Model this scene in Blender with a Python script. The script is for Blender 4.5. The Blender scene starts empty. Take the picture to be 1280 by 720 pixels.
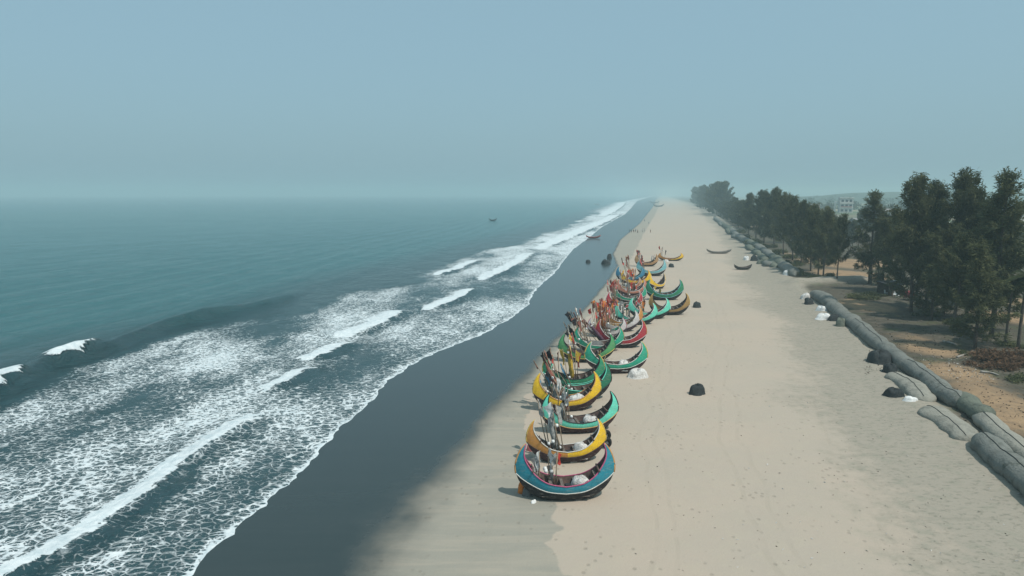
import bpy, bmesh, math, random
import numpy as np
from mathutils import Vector, Matrix, Euler

R = math.radians
scene = bpy.context.scene
col = scene.collection

# ------------------------------------------------------------------ camera
CAM_H, FPX, HORIZON = 20.0, 853.3, 242.5
PITCH = math.atan((360 - HORIZON) / FPX)
cam_d = bpy.data.cameras.new('camera')
cam_d.sensor_width, cam_d.lens = 36.0, 24.0
cam_d.clip_start, cam_d.clip_end = 0.5, 30000
cam = bpy.data.objects.new('camera', cam_d)
cam.location = (0, 0, CAM_H)
cam.rotation_euler = (math.pi / 2 - PITCH, 0, 0)
col.objects.link(cam)
scene.camera = cam

# ------------------------------------------------------------------ sky, sun, exposure
SUN_EL, SUN_AZ = 60.0, 130.0            # azimuth clockwise from +Y
world = bpy.data.worlds.new('World'); scene.world = world
world.use_nodes = True
wn = world.node_tree; wn.nodes.clear()
w_out = wn.nodes.new('ShaderNodeOutputWorld'); w_bg = wn.nodes.new('ShaderNodeBackground')
sky = wn.nodes.new('ShaderNodeTexSky'); sky.sky_type = 'NISHITA'; sky.sun_disc = False
sky.sun_elevation = R(SUN_EL); sky.sun_rotation = R(SUN_AZ)
sky.air_density, sky.dust_density, sky.ozone_density = 1.0, 5.0, 2.0
tint = wn.nodes.new('ShaderNodeMix'); tint.data_type = 'RGBA'; tint.blend_type = 'MULTIPLY'
tint.inputs[0].default_value = 1.0
tint.inputs[7].default_value = (0.66, 0.86, 0.86, 1)
wn.links.new(sky.outputs[0], tint.inputs[6]); 
veil = wn.nodes.new('ShaderNodeMix'); veil.data_type = 'RGBA'; veil.inputs[0].default_value = 0.62   # even milky haze high in the air
veil.inputs[7].default_value = (3.5, 5.45, 6.45, 1)
wn.links.new(tint.outputs[2], veil.inputs[6]); wn.links.new(veil.outputs[2], w_bg.inputs[0])
w_bg.inputs[1].default_value = 0.11
wn.links.new(w_bg.outputs[0], w_out.inputs[0])

sun_d = bpy.data.lights.new('sun', 'SUN'); sun_d.energy = 3.5; sun_d.angle = R(1.2); sun_d.color = (1.0, 0.95, 0.87)
sun = bpy.data.objects.new('sun', sun_d)
sd = Vector((math.cos(R(SUN_EL)) * math.sin(R(SUN_AZ)), math.cos(R(SUN_EL)) * math.cos(R(SUN_AZ)), math.sin(R(SUN_EL))))
sun.rotation_euler = sd.to_track_quat('Z', 'Y').to_euler(); sun.location = (200, 100, 300)
col.objects.link(sun)

vs = scene.view_settings
vs.view_transform = 'Standard'; vs.look = 'None'; vs.exposure = 0.0; vs.gamma = 1.0; vs.use_curve_mapping = False
scene.cycles.volume_bounces = 1
scene.cycles.max_bounces = 6
scene.cycles.transparent_max_bounces = 8
HAZE_DENSITY, HAZE_COLOR = 0.00052, (0.58, 0.77, 0.81, 1)

# ------------------------------------------------------------------ helpers
def at(u, v, z=0.0):
    """The ground point seen at a point of the photograph (1280 x 720)."""
    a, b = (u - 640) / FPX, (360 - v) / FPX
    d = Vector((a, math.cos(PITCH) + b * math.sin(PITCH), -math.sin(PITCH) + b * math.cos(PITCH)))
    t = (z - CAM_H) / d.z
    return Vector((0, 0, CAM_H)) + d * t

def px_per_m(p):
    return FPX / (p.y * math.cos(PITCH) + (CAM_H - p.z) * math.sin(PITCH))

def height_to(p, v):
    """Height above ground of a point standing over p and seen at row v."""
    b = (360 - v) / FPX
    dy, dz = math.cos(PITCH) + b * math.sin(PITCH), -math.sin(PITCH) + b * math.cos(PITCH)
    return CAM_H + p.y / dy * dz - p.z

def tag(o, label=None, cat=None, group=None, kind=None):
    if label: o['label'] = label
    if cat: o['category'] = cat
    if group: o['group'] = group
    if kind: o['kind'] = kind
    return o

def empty(name, loc, rz=0.0, sc=(1, 1, 1), label=None, cat=None, group=None):
    o = bpy.data.objects.new(name, None); col.objects.link(o)
    o.location = loc; o.rotation_euler = (0, 0, rz); o.scale = sc
    o.empty_display_size = 0.3
    return tag(o, label, cat, group)

def link_mesh(name, me, parent=None, mats=None):
    o = bpy.data.objects.new(name, me); col.objects.link(o)
    if parent is not None: o.parent = parent
    if mats:
        for i, m in enumerate(mats):
            if i >= len(me.materials): me.materials.append(m)
            o.material_slots[i].link = 'OBJECT'; o.material_slots[i].material = m
    return o

def copy_tree(o, parent=None):
    c = o.copy(); col.objects.link(c); c.parent = parent
    for ch in list(o.children): copy_tree(ch, c)
    return c

def catmull(pts, n):
    P = np.array(pts, float)
    P = np.vstack([2 * P[0] - P[1], P, 2 * P[-1] - P[-2]])
    dense = []
    for i in range(1, len(P) - 2):
        for t in np.linspace(0, 1, 12, endpoint=False):
            a, b, c, d = P[i - 1], P[i], P[i + 1], P[i + 2]
            dense.append(0.5 * (2 * b + (c - a) * t + (2 * a - 5 * b + 4 * c - d) * t * t + (3 * b - a - 3 * c + d) * t ** 3))
    dense.append(P[-2]); D = np.array(dense)
    s = np.r_[0, np.cumsum(np.linalg.norm(np.diff(D, axis=0), axis=1))]
    q = np.linspace(0, s[-1], n)
    return np.stack([np.interp(q, s, D[:, k]) for k in range(D.shape[1])], 1)

class MB:
    """Collects shapes; build() links them as one mesh object."""
    def __init__(self): self.v, self.f, self.m, self.cur = [], [], [], 0
    def add(self, vs, fs):
        o = len(self.v); self.v += [tuple(map(float, p)) for p in vs]
        self.f += [tuple(i + o for i in f) for f in fs]; self.m += [self.cur] * len(fs)
    def box(self, c, s, rot=(0, 0, 0)):
        M = Euler(rot).to_matrix(); c = Vector(c)
        vs = [c + M @ Vector((x * s[0] / 2, y * s[1] / 2, z * s[2] / 2)) for x in (-1, 1) for y in (-1, 1) for z in (-1, 1)]
        self.add(vs, [(0, 1, 3, 2), (4, 6, 7, 5), (0, 4, 5, 1), (2, 3, 7, 6), (0, 2, 6, 4), (1, 5, 7, 3)])
    def tube(self, path, rad, n=6, cap=True, flat=1.0):
        P = [Vector(p) for p in path]; k = len(P)
        rad = [rad] * k if not hasattr(rad, '__len__') else rad
        vs, fs = [], []; up0 = None
        for i, p in enumerate(P):
            t = (P[min(i + 1, k - 1)] - P[max(i - 1, 0)]).normalized()
            a = t.cross(Vector((0, 0, 1)))
            if a.length < 0.15: a = t.cross(Vector((0, 1, 0))) if up0 is None else up0 - t * up0.dot(t)
            a.normalize(); up0 = a; b = a.cross(t).normalized()
            for j in range(n):
                w = 2 * math.pi * j / n
                vs.append(p + (a * math.cos(w) + b * math.sin(w) * flat) * rad[i])
        for i in range(k - 1):
            for j in range(n):
                fs.append((i * n + j, i * n + (j + 1) % n, (i + 1) * n + (j + 1) % n, (i + 1) * n + j))
        if cap: fs += [tuple(range(n))[::-1], tuple((k - 1) * n + j for j in range(n))]
        self.add(vs, fs)
    def loft(self, rows, flip=False):
        n, m = len(rows), len(rows[0]); vs = [p for r in rows for p in r]; fs = []
        for i in range(n - 1):
            for j in range(m - 1):
                q = (i * m + j, i * m + j + 1, (i + 1) * m + j + 1, (i + 1) * m + j)
                fs.append(q[::-1] if flip else q)
        self.add(vs, fs)
    def mesh(self, name, smooth=True):
        me = bpy.data.meshes.new(name); me.from_pydata(self.v, [], self.f); me.update()
        if smooth: me.polygons.foreach_set('use_smooth', [True] * len(me.polygons))
        if any(self.m): me.polygons.foreach_set('material_index', self.m)
        return me
    def build(self, name, mat, parent=None, smooth=True):
        me = self.mesh(name, smooth)
        for m in (mat if isinstance(mat, (list, tuple)) else [mat]): me.materials.append(m)
        o = bpy.data.objects.new(name, me); col.objects.link(o)
        if parent is not None: o.parent = parent
        return o

def sstep(a, b, x):
    t = np.clip((x - a) / (b - a), 0, 1); return t * t * (3 - 2 * t)

def vnoise(x, y, seed=0):
    """Smooth value noise on numpy arrays, 0..1."""
    xi, yi = np.floor(x).astype(np.int64), np.floor(y).astype(np.int64)
    fx, fy = x - xi, y - yi; fx = fx * fx * (3 - 2 * fx); fy = fy * fy * (3 - 2 * fy)
    def h(a, b):
        n = (a * 374761393 + b * 668265263 + seed * 974634777) & 0x7fffffff
        n = ((n ^ (n >> 13)) * 1274126177) & 0x7fffffff
        return ((n ^ (n >> 16)) & 0xffff) / 65535.0
    return (h(xi, yi) * (1 - fx) + h(xi + 1, yi) * fx) * (1 - fy) + (h(xi, yi + 1) * (1 - fx) + h(xi + 1, yi + 1) * fx) * fy

def fbm(x, y, seed=0, o=4):
    s, a, t = 0, 1.0, 0
    for k in range(o):
        s = s + a * vnoise(x * 2 ** k + 17 * k, y * 2 ** k - 9 * k, seed + k); t += a; a *= 0.5
    return s / t

# ------------------------------------------------------------------ materials
class NT:
    def __init__(self, name):
        self.mat = bpy.data.materials.new(name); self.mat.use_nodes = True
        self.t = self.mat.node_tree; self.t.nodes.clear()
        self.out = self.n('ShaderNodeOutputMaterial')
    def n(self, typ, **k):
        o = self.t.nodes.new(typ)
        for a, b in k.items(): setattr(o, a, b)
        return o
    def l(self, a, b): self.t.links.new(a, b)
    def put(self, sock, v):
        if isinstance(v, bpy.types.NodeSocket): self.l(v, sock)
        else: sock.default_value = v
    def math(self, op, a, b=0.0, c=None, clamp=False):
        o = self.n('ShaderNodeMath', operation=op, use_clamp=clamp); self.put(o.inputs[0], a); self.put(o.inputs[1], b)
        if c is not None: self.put(o.inputs[2], c)
        return o.outputs[0]
    def mix(self, f, a, b, blend='MIX'):
        o = self.n('ShaderNodeMix', data_type='RGBA', blend_type=blend)
        self.put(o.inputs[0], f)
        for s, v in ((o.inputs[6], a), (o.inputs[7], b)):
            self.put(s, (*v, 1) if isinstance(v, tuple) and len(v) == 3 else v)
        return o.outputs[2]
    def noise(self, vec, scale, detail=4, rough=0.55, dist=0.0):
        o = self.n('ShaderNodeTexNoise'); self.l(vec, o.inputs['Vector'])
        o.inputs['Scale'].default_value = scale; o.inputs['Detail'].default_value = detail
        o.inputs['Roughness'].default_value = rough; o.inputs['Distortion'].default_value = dist
        return o.outputs[0]
    def pos(self, scale=(1, 1, 1), rz=0.0, obj=False):
        s = self.n('ShaderNodeTexCoord').outputs['Object'] if obj else self.n('ShaderNodeNewGeometry').outputs['Position']
        m = self.n('ShaderNodeMapping'); self.l(s, m.inputs[0]); m.inputs['Scale'].default_value = scale
        m.inputs['Rotation'].default_value = (0, 0, rz); return m.outputs[0]
    def attr(self, name): return self.n('ShaderNodeAttribute', attribute_name=name).outputs['Fac']
    def ramp(self, v, a, b):
        o = self.n('ShaderNodeMapRange', interpolation_type='SMOOTHSTEP'); self.put(o.inputs[0], v)
        self.put(o.inputs[1], a); self.put(o.inputs[2], b); return o.outputs[0]
    def bump(self, h, strength, dist):
        o = self.n('ShaderNodeBump'); self.l(h, o.inputs['Height']); o.inputs['Strength'].default_value = strength
        o.inputs['Distance'].default_value = dist; return o.outputs[0]
    def principled(self, base, rough=0.8, spec=0.3, normal=None):
        o = self.n('ShaderNodeBsdfPrincipled'); self.put(o.inputs['Base Color'], (*base, 1) if isinstance(base, tuple) else base)
        self.put(o.inputs['Roughness'], rough); self.put(o.inputs['Specular IOR Level'], spec)
        if normal is not None: self.l(normal, o.inputs['Normal'])
        self.l(o.outputs[0], self.out.inputs['Surface']); return o

_mats = {}
def paint(c, wear=0.35, rough=0.5, name='boat_paint', scale=1.0):
    k = ('p', c, wear, rough, scale)
    if k in _mats: return _mats[k]
    t = NT(name); p = t.pos(obj=True)
    n1 = t.noise(t.pos((0.8, 0.8, 3.0), obj=True), 2.2 * scale, 5, 0.65); n2 = t.noise(p, 9 * scale, 4)
    c1 = t.mix(t.ramp(n2, 0.3, 0.75), c, tuple(x * 0.72 for x in c))
    worn = tuple(0.55 * x + 0.45 * y for x, y in zip(c, (0.30, 0.27, 0.23)))
    base = t.mix(t.math('MULTIPLY', t.ramp(n1, 0.50, 0.70), wear * 2.0, clamp=True), c1, worn)
    grime = t.ramp(t.noise(t.pos((2.5, 2.5, 0.5), obj=True), 2.0 * scale, 5, 0.7), 0.5, 0.74)
    base = t.mix(t.math('MULTIPLY', grime, 0.45), base, tuple(x * .35 for x in c))
    t.principled(base, rough, 0.4, t.bump(n2, 0.15, 0.02))
    _mats[k] = t.mat; return t.mat

def rough_mat(c, c2=None, scale=3.0, rough=0.9, name='matte', bump=0.3, dist=0.05, spec=0.2):
    k = ('r', c, c2, scale, rough, name)
    if k in _mats: return _mats[k]
    t = NT(name); p = t.pos(obj=True); n = t.noise(p, scale, 6, 0.62)
    base = t.mix(t.ramp(n, 0.35, 0.68), c, c2 or tuple(x * 0.6 for x in c))
    t.principled(base, rough, spec, t.bump(t.noise(p, scale * 2.6, 5), bump, dist))
    _mats[k] = t.mat; return t.mat

def leaf_mat(c, c2, name='foliage'):
    k = ('l', c, c2)
    if k in _mats: return _mats[k]
    t = NT(name); n = t.noise(t.pos(), 0.75, 5, 0.65)
    rnd = t.n('ShaderNodeObjectInfo').outputs['Random']
    f = t.math('ADD', t.math('MULTIPLY', t.ramp(n, 0.3, 0.7), 0.6), t.math('MULTIPLY', rnd, 0.4))
    base = t.mix(f, c, c2)
    d = t.n('ShaderNodeBsdfDiffuse'); t.l(base, d.inputs[0])
    tr = t.n('ShaderNodeBsdfTranslucent'); t.l(base, tr.inputs[0])
    m = t.n('ShaderNodeMixShader'); m.inputs[0].default_value = 0.32
    t.l(d.outputs[0], m.inputs[1]); t.l(tr.outputs[0], m.inputs[2]); t.l(m.outputs[0], t.out.inputs['Surface'])
    _mats[k] = t.mat; return t.mat

# ------------------------------------------------------------------ lines of the coast, in world metres
def line(px):
    P = [at(u, v) for u, v in px]; P.sort(key=lambda p: p.y)
    ys = np.array([p.y for p in P]); xs = np.array([p.x for p in P])
    s0 = (xs[1] - xs[0]) / (ys[1] - ys[0]) if len(xs) > 1 else 0.2
    def f(y):
        y = np.asarray(y, float); r = np.interp(y, ys, xs)
        r = np.where(y < ys[0], xs[0] + (y - ys[0]) * s0, r)
        return np.where(y > ys[-1], xs[-1] + (y - ys[-1]) * 0.215, r)
    f.y0, f.y1 = ys[0], ys[-1]; return f

L_SHORE = line([(238, 720), (265, 690), (285, 672), (320, 640), (352, 612), (375, 590), (398, 567), (415, 545), (440, 523), (465, 500), (488, 474), (515, 456),
                (545, 440), (600, 420), (640, 397), (661, 380), (666, 368), (678, 354), (692, 343), (703, 328), (716, 312), (735, 298), (752, 284), (768, 275), (781, 268), (789, 260), (793, 255), (797, 251)])
L_WET = line([(450, 720), (470, 680), (500, 640), (530, 605), (560, 570), (620, 505), (680, 440), (735, 381), (760, 351), (772, 332), (766, 318), (775, 300), (800, 279), (812, 264), (818, 256), (819, 251)])
L_DRY = line([(712, 720), (690, 690), (702, 660), (690, 640), (672, 610), (655, 560), (660, 500), (700, 440), (750, 380), (783, 335), (793, 315), (806, 290), (818, 270), (824, 257)])
L_TUBE = line([(1290, 622), (1245, 585), (1200, 552), (1150, 507), (1110, 470), (1075, 432), (1045, 400), (1015, 378), (985, 350), (960, 325), (940, 310), (915, 285), (895, 270), (880, 259)])
L_OUTER = line([(0, 505), (60, 472), (135, 446), (240, 418), (330, 402), (400, 383), (470, 360), (540, 335), (600, 318), (680, 292), (730, 272), (760, 260), (782, 251)])

YS = [14.0]
while YS[-1] < 9000: YS.append(YS[-1] + max(0.30, 0.0085 * YS[-1]))
YS = np.array(YS)

def attr_mesh(name, X, Y, Z, attrs, mat):
    n, m = X.shape
    V = np.stack([X, Y, Z], -1).reshape(-1, 3)
    i = np.arange(n * m).reshape(n, m)
    F = np.stack([i[:-1, :-1], i[:-1, 1:], i[1:, 1:], i[1:, :-1]], -1).reshape(-1, 4)
    me = bpy.data.meshes.new(name)
    me.vertices.add(len(V)); me.vertices.foreach_set('co', V.ravel())
    me.loops.add(F.size); me.loops.foreach_set('vertex_index', F.ravel().astype(np.int32))
    me.polygons.add(len(F)); me.polygons.foreach_set('loop_start', np.arange(0, F.size, 4, dtype=np.int32))
    me.polygons.foreach_set('use_smooth', np.ones(len(F), bool)); me.update(calc_edges=True); me.validate()
    for k, a in attrs.items():
        at_ = me.attributes.new(k, 'FLOAT', 'POINT'); at_.data.foreach_set('value', np.ascontiguousarray(a, np.float32).ravel())
    me.materials.append(mat)
    o = bpy.data.objects.new(name, me); col.objects.link(o); return o

# ------------------------------------------------------------------ ground
def berm(X, Y):
    """Low grey sand berm that runs inland from the line of sand tubes."""
    a, b = at(985, 356), at(1100, 352); d = b - a; ln = d.length; d.normalize()
    t = (X - a.x) * d.x + (Y - a.y) * d.y; s = -(X - a.x) * d.y + (Y - a.y) * d.x
    return np.exp(-(s / 2.6) ** 2) * sstep(-2, 3, t) * (1 - sstep(ln - 6, ln, t))

def ground_z(X, Y):
    X = np.asarray(X, float); Y = np.asarray(Y, float)
    s = X - L_SHORE(Y)
    z = np.where(s < 0, np.maximum(s * 0.04, -2.5), 0.0)
    land = sstep(1.0, 8.0, X - L_TUBE(Y))
    z = z + land * (0.35 + 0.55 * (fbm(X * 0.09, Y * 0.09, 5) - 0.45)) * np.clip(1.5 - Y / 900.0, 0.3, 1)
    dry = sstep(0, 6, X - L_DRY(Y)) * (1 - land)
    z = z + dry * 0.10 * (fbm(X * 0.25, Y * 0.25, 9) - 0.5)
    toe = np.exp(-((X - L_TUBE(Y)) / 2.4) ** 2) * sstep(30, 60, Y) * (Y < 400)
    z = z + 0.28 * toe * (0.5 + fbm(X * .3, Y * .3, 3)) + 1.3 * berm(X, Y)
    return z

cols_ = list(np.arange(-44, 0, 4.0)) + list(np.arange(0, 84, 0.55))
st = 0.6
while cols_[-1] < 9000: st *= 1.13; cols_.append(cols_[-1] + st)
C = np.array(cols_)
Y, Cg = np.meshgrid(YS, C, indexing='ij'); X = L_SHORE(Y) + Cg
Z = ground_z(X, Y)
wet = 1 - sstep(-0.5, 1.0, (X - L_WET(Y)) / np.clip(6.5 - Y * 0.05, 0.9, 6.5) + .55 * (fbm(X * .5, Y * .25, 21) - .5))
damp = 1 - sstep(-0.9, 0.9, X - L_DRY(Y) + 2.2 * (fbm(X * .5, Y * .5, 31, 4) - .5))
land = (1 - np.clip(1.6 * berm(X, Y), 0, 1)) * sstep(0.2, 2.4, X - L_TUBE(Y) - 0.6 + 1.5 * (fbm(X * .4, Y * .4, 41) - .5))
dt = L_TUBE(Y) - X
grey = np.clip((1 - sstep(3, 19, dt + 9 * (fbm(X * .12, Y * .09, 51) - .5))) + berm(X, Y), 0, 1)
warm = np.zeros_like(X)
for (u, v, r, a) in [(1085, 385, 4.5, 1.0), (1072, 380, 3.5, .7), (1245, 505, 4, .75), (1225, 490, 4, .6), (1275, 530, 4, .75), (1165, 440, 4, .8), (1195, 470, 4, .8), (1140, 425, 4, .5),
                     (1060, 345, 9, 1.0), (1045, 330, 11, 1.0), (1075, 330, 9, 1.0), (1265, 400, 5, .9), (1275, 380, 6, .8), (1090, 330, 10, .6), (960, 285, 16, .7), (1000, 300, 10, .6), (985, 318, 5, .5)]:
    p = at(u, v); warm = np.maximum(warm, a * np.exp(-(((X - p.x) / r) ** 2 + ((Y - p.y) / (r * 1.6)) ** 2)))
far_field = sstep(60, 160, X - L_TUBE(Y))
tracks = dt; shoreward = X - L_WET(Y)

t = NT('beach_sand')
P = t.pos(); A_wet, A_damp, A_land, A_grey, A_warm, A_field, A_tr = (t.attr(k) for k in ('wet', 'damp', 'land', 'grey', 'warm', 'field', 'tracks'))
n_big, n_mid, n_fine = t.noise(P, 0.09, 4), t.noise(P, 0.8, 6, 0.62), t.noise(P, 7.0, 4, 0.7)
n_streak = t.noise(t.pos((0.12, 1.0, 1), rz=-0.15), 0.8, 6, 0.65, 0.6)
dry_c = t.mix(t.ramp(n_big, 0.35, 0.65), (0.40, 0.333, 0.270), (0.375, 0.323, 0.266))
dry_c = t.mix(t.math('MULTIPLY', t.ramp(n_mid, 0.42, 0.72), 0.35), dry_c, (0.40, 0.35, 0.272))
dry_c = t.mix(t.math('MULTIPLY', t.ramp(n_streak, 0.5, 0.7), 0.28), dry_c, (0.37, 0.325, 0.26))
grey_c = t.mix(t.math('MULTIPLY', t.ramp(n_streak, 0.5, 0.75), 0.5), (0.300, 0.268, 0.220), (0.225, 0.21, 0.17))
n_spk = t.noise(t.pos((0.6, 1.0, 1), rz=-.2), 2.6, 5, 0.75)
grey_c = t.mix(t.math('MULTIPLY', t.ramp(n_mid, 0.5, 0.68), 0.6), grey_c, (0.25, 0.24, 0.19))
grey_c = t.mix(t.math('MULTIPLY', t.ramp(n_spk, 0.5, 0.66), 0.75), grey_c, (0.17, 0.165, 0.13))
g_f = t.ramp(t.math('ADD', A_grey, t.math('MULTIPLY', t.math('SUBTRACT', n_mid, 0.5), 0.9)), 0.25, 0.85)
c1 = t.mix(g_f, dry_c, grey_c)
damp_c = t.mix(t.ramp(n_streak, 0.4, 0.68), (0.262, 0.25, 0.212), (0.315, 0.285, 0.235))
d_f = t.ramp(t.math('ADD', A_damp, t.math('MULTIPLY', t.math('SUBTRACT', n_mid, 0.5), 0.7)), 0.42, 0.58)
c2 = t.mix(t.math('MULTIPLY', d_f, 0.92), c1, damp_c)
wob = t.math('MULTIPLY', t.math('SUBTRACT', t.noise(P, 0.035, 3), 0.5), 9.0)
trk = None
for k_ in (9.0, 10.5, 17.4, 18.9, 24.0, 25.4):
    e_ = t.math('SUBTRACT', 1.0, t.ramp(t.math('ABSOLUTE', t.math('SUBTRACT', t.math('ADD', A_tr, wob), k_)), 0.08, 0.26))
    trk = e_ if trk is None else t.math('MAXIMUM', trk, e_)
trk = t.math('MULTIPLY', trk, t.ramp(n_mid, 0.36, 0.62))
c2 = t.mix(t.math('MULTIPLY', trk, 0.12), c2, (0.22, 0.19, 0.15))
foot = t.n('ShaderNodeTexVoronoi', feature='F1'); t.l(t.pos((1, .8, 1)), foot.inputs['Vector']); foot.inputs['Scale'].default_value = 1.5
dots = t.math('MULTIPLY', t.math('SUBTRACT', 1.0, t.ramp(foot.outputs['Distance'], 0.08, 0.26)), t.ramp(t.noise(P, 0.16, 4, .6), 0.45, 0.58))
c2 = t.mix(t.math('MULTIPLY', dots, 0.45), c2, (0.20, 0.175, 0.14))
A_sw = t.attr('shoreward')
sw_ = t.math('ADD', A_sw, t.math('MULTIPLY', t.math('SUBTRACT', t.noise(P, 0.22, 4, .6), 0.5), 4.0))
lines = t.math('MULTIPLY', t.ramp(t.math('SINE', t.math('MULTIPLY', sw_, 2.6)), 0.72, 1.0), A_damp)
c2 = t.mix(t.math('MULTIPLY', lines, 0.05), c2, (0.19, 0.18, 0.15))
speck = t.ramp(n_fine, 0.60, 0.74)
c2 = t.mix(t.math('MULTIPLY', speck, 0.38), c2, (0.20, 0.18, 0.15))
wet_c = t.mix(n_streak, (0.022, 0.034, 0.034), (0.034, 0.046, 0.046))
w_f = t.ramp(t.math('ADD', A_wet, t.math('MULTIPLY', t.math('SUBTRACT', n_mid, 0.5), 0.30)), 0.05, 1.0)
c3 = t.mix(w_f, c2, wet_c)
soil = t.mix(t.ramp(n_mid, 0.35, 0.65), (0.115, 0.10, 0.078), (0.065, 0.060, 0.046))
soil = t.mix(t.ramp(t.noise(P, 0.22, 5, 0.6), 0.5, 0.66), soil, (0.075, 0.08, 0.048))
warm_c = t.mix(t.ramp(n_mid, 0.38, 0.7), (0.33, 0.225, 0.135), (0.22, 0.155, 0.10))
soil = t.mix(t.ramp(t.math('ADD', A_warm, t.math('MULTIPLY', t.math('SUBTRACT', n_mid, 0.5), 0.8)), 0.3, 0.65), soil, warm_c)
fld = t.mix(t.ramp(t.noise(t.pos((1, 0.25, 1)), 0.012, 3), 0.45, 0.6), (0.10, 0.13, 0.07), (0.30, 0.26, 0.19))
soil = t.mix(A_field, soil, fld)
base = t.mix(A_land, c3, soil)
base = t.mix(t.math('MULTIPLY', t.math('MULTIPLY', t.ramp(n_fine, 0.45, 0.8), A_land), 0.45), base, (0.05, 0.045, 0.035))
rough = t.math('SUBTRACT', 0.92, t.math('MULTIPLY', t.math('MULTIPLY', w_f, w_f), 0.72))
spec = t.math('ADD', 0.08, t.math('MULTIPLY', w_f, 0.20))
hgt = t.math('ADD', t.math('MULTIPLY', n_mid, 0.6), t.math('ADD', t.math('MULTIPLY', n_fine, 0.35), t.math('MULTIPLY', n_streak, 0.22)))
hgt = t.math('SUBTRACT', hgt, t.math('MULTIPLY', t.math('MAXIMUM', dots, t.math('MULTIPLY', trk, .3)), 0.5))
hgt = t.math('MULTIPLY', hgt, t.math('SUBTRACT', 1.0, t.math('MULTIPLY', w_f, 0.97)))
t.principled(base, rough, spec, t.bump(hgt, 0.55, 0.11))
ground = attr_mesh('ground', X, Y, Z, dict(wet=wet, damp=damp, land=land, grey=grey, warm=warm, field=far_field, tracks=tracks, shoreward=shoreward), t.mat)
tag(ground, kind='structure')

# ------------------------------------------------------------------ sea
def front(px, w, lam, h, trail=0.9, jag=0.7, seed=0):
    f = line(px); return dict(f=f, y0=f.y0, y1=f.y1, w=w, lam=lam, h=h, trail=trail, jag=jag, seed=seed)

FRONTS = [
    front([(8, 726), (45, 707), (75, 692), (130, 656), (180, 622), (222, 584), (255, 562), (290, 541), (322, 517)], 1.0, 3.0, 0.32, .8, .45, 1),
    front([(330, 491), (352, 481), (372, 471), (392, 460)], 0.9, 3.5, 0.3, .75, .6, 2),
    front([(386, 452), (405, 446), (424, 437), (437, 429)], 1.6, 4, 0.35, .8, .8, 3),
    front([(430, 424), (455, 416), (482, 405), (508, 388)], 2.6, 7.0, 0.5, .9, .8, 4),
    front([(535, 389), (556, 382), (574, 374), (594, 361)], 2.0, 4, 0.4, .8, .8, 5),
    front([(-70, 527), (-30, 507), (0, 491), (40, 467)], 2.6, 5, 0.8, .9, 1.0, 6),
    front([(70, 459), (98, 451), (126, 435)], 2.0, 4.5, 0.7, .9, 1.0, 7),
    front([(600, 352), (630, 341), (655, 326), (668, 316)], 3.0, 8, 0.4, .8, 1.2, 8),
    front([(545, 345), (575, 336), (600, 325)], 2.0, 8, 0.3, .7, 1.2, 11),
    front([(668, 316), (690, 307), (716, 297), (740, 286), (760, 277), (776, 268)], 6.0, 14, 0.5, 1.0, 2.0, 9),
    front([(752, 272), (768, 265), (778, 258), (783, 252)], 10.0, 30, 0.6, .9, 3.0, 10),
]
scol = [0, .12, .25, .4, .6, .85, 1.15]
while scol[-1] < 100: scol.append(scol[-1] + 0.42)
st = 0.45
while scol[-1] < 9000: st *= 1.09; scol.append(scol[-1] + st)
S = np.array(scol)[::-1]
Y, Sg = np.meshgrid(YS, S, indexing='ij')
edge = 0.55 * (fbm(Y * .5, Y * 0 + 3, 61, 3) - .5) * np.exp(-Sg / 2) + 0.35 * (vnoise(Y * 1.6, Y * 0, 62) - .5) * np.exp(-Sg / 1.2)
X = L_SHORE(Y) - Sg + edge
so = X - L_OUTER(Y)
foam = np.zeros_like(X); Z = np.zeros_like(X)
zone = sstep(-2.0, 10.0, so + 16 * (fbm(X * .09, Y * .045, 71, 4) - .5) + 3.5)
patch = fbm(X * .11, Y * .05, 72, 4)
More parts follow.
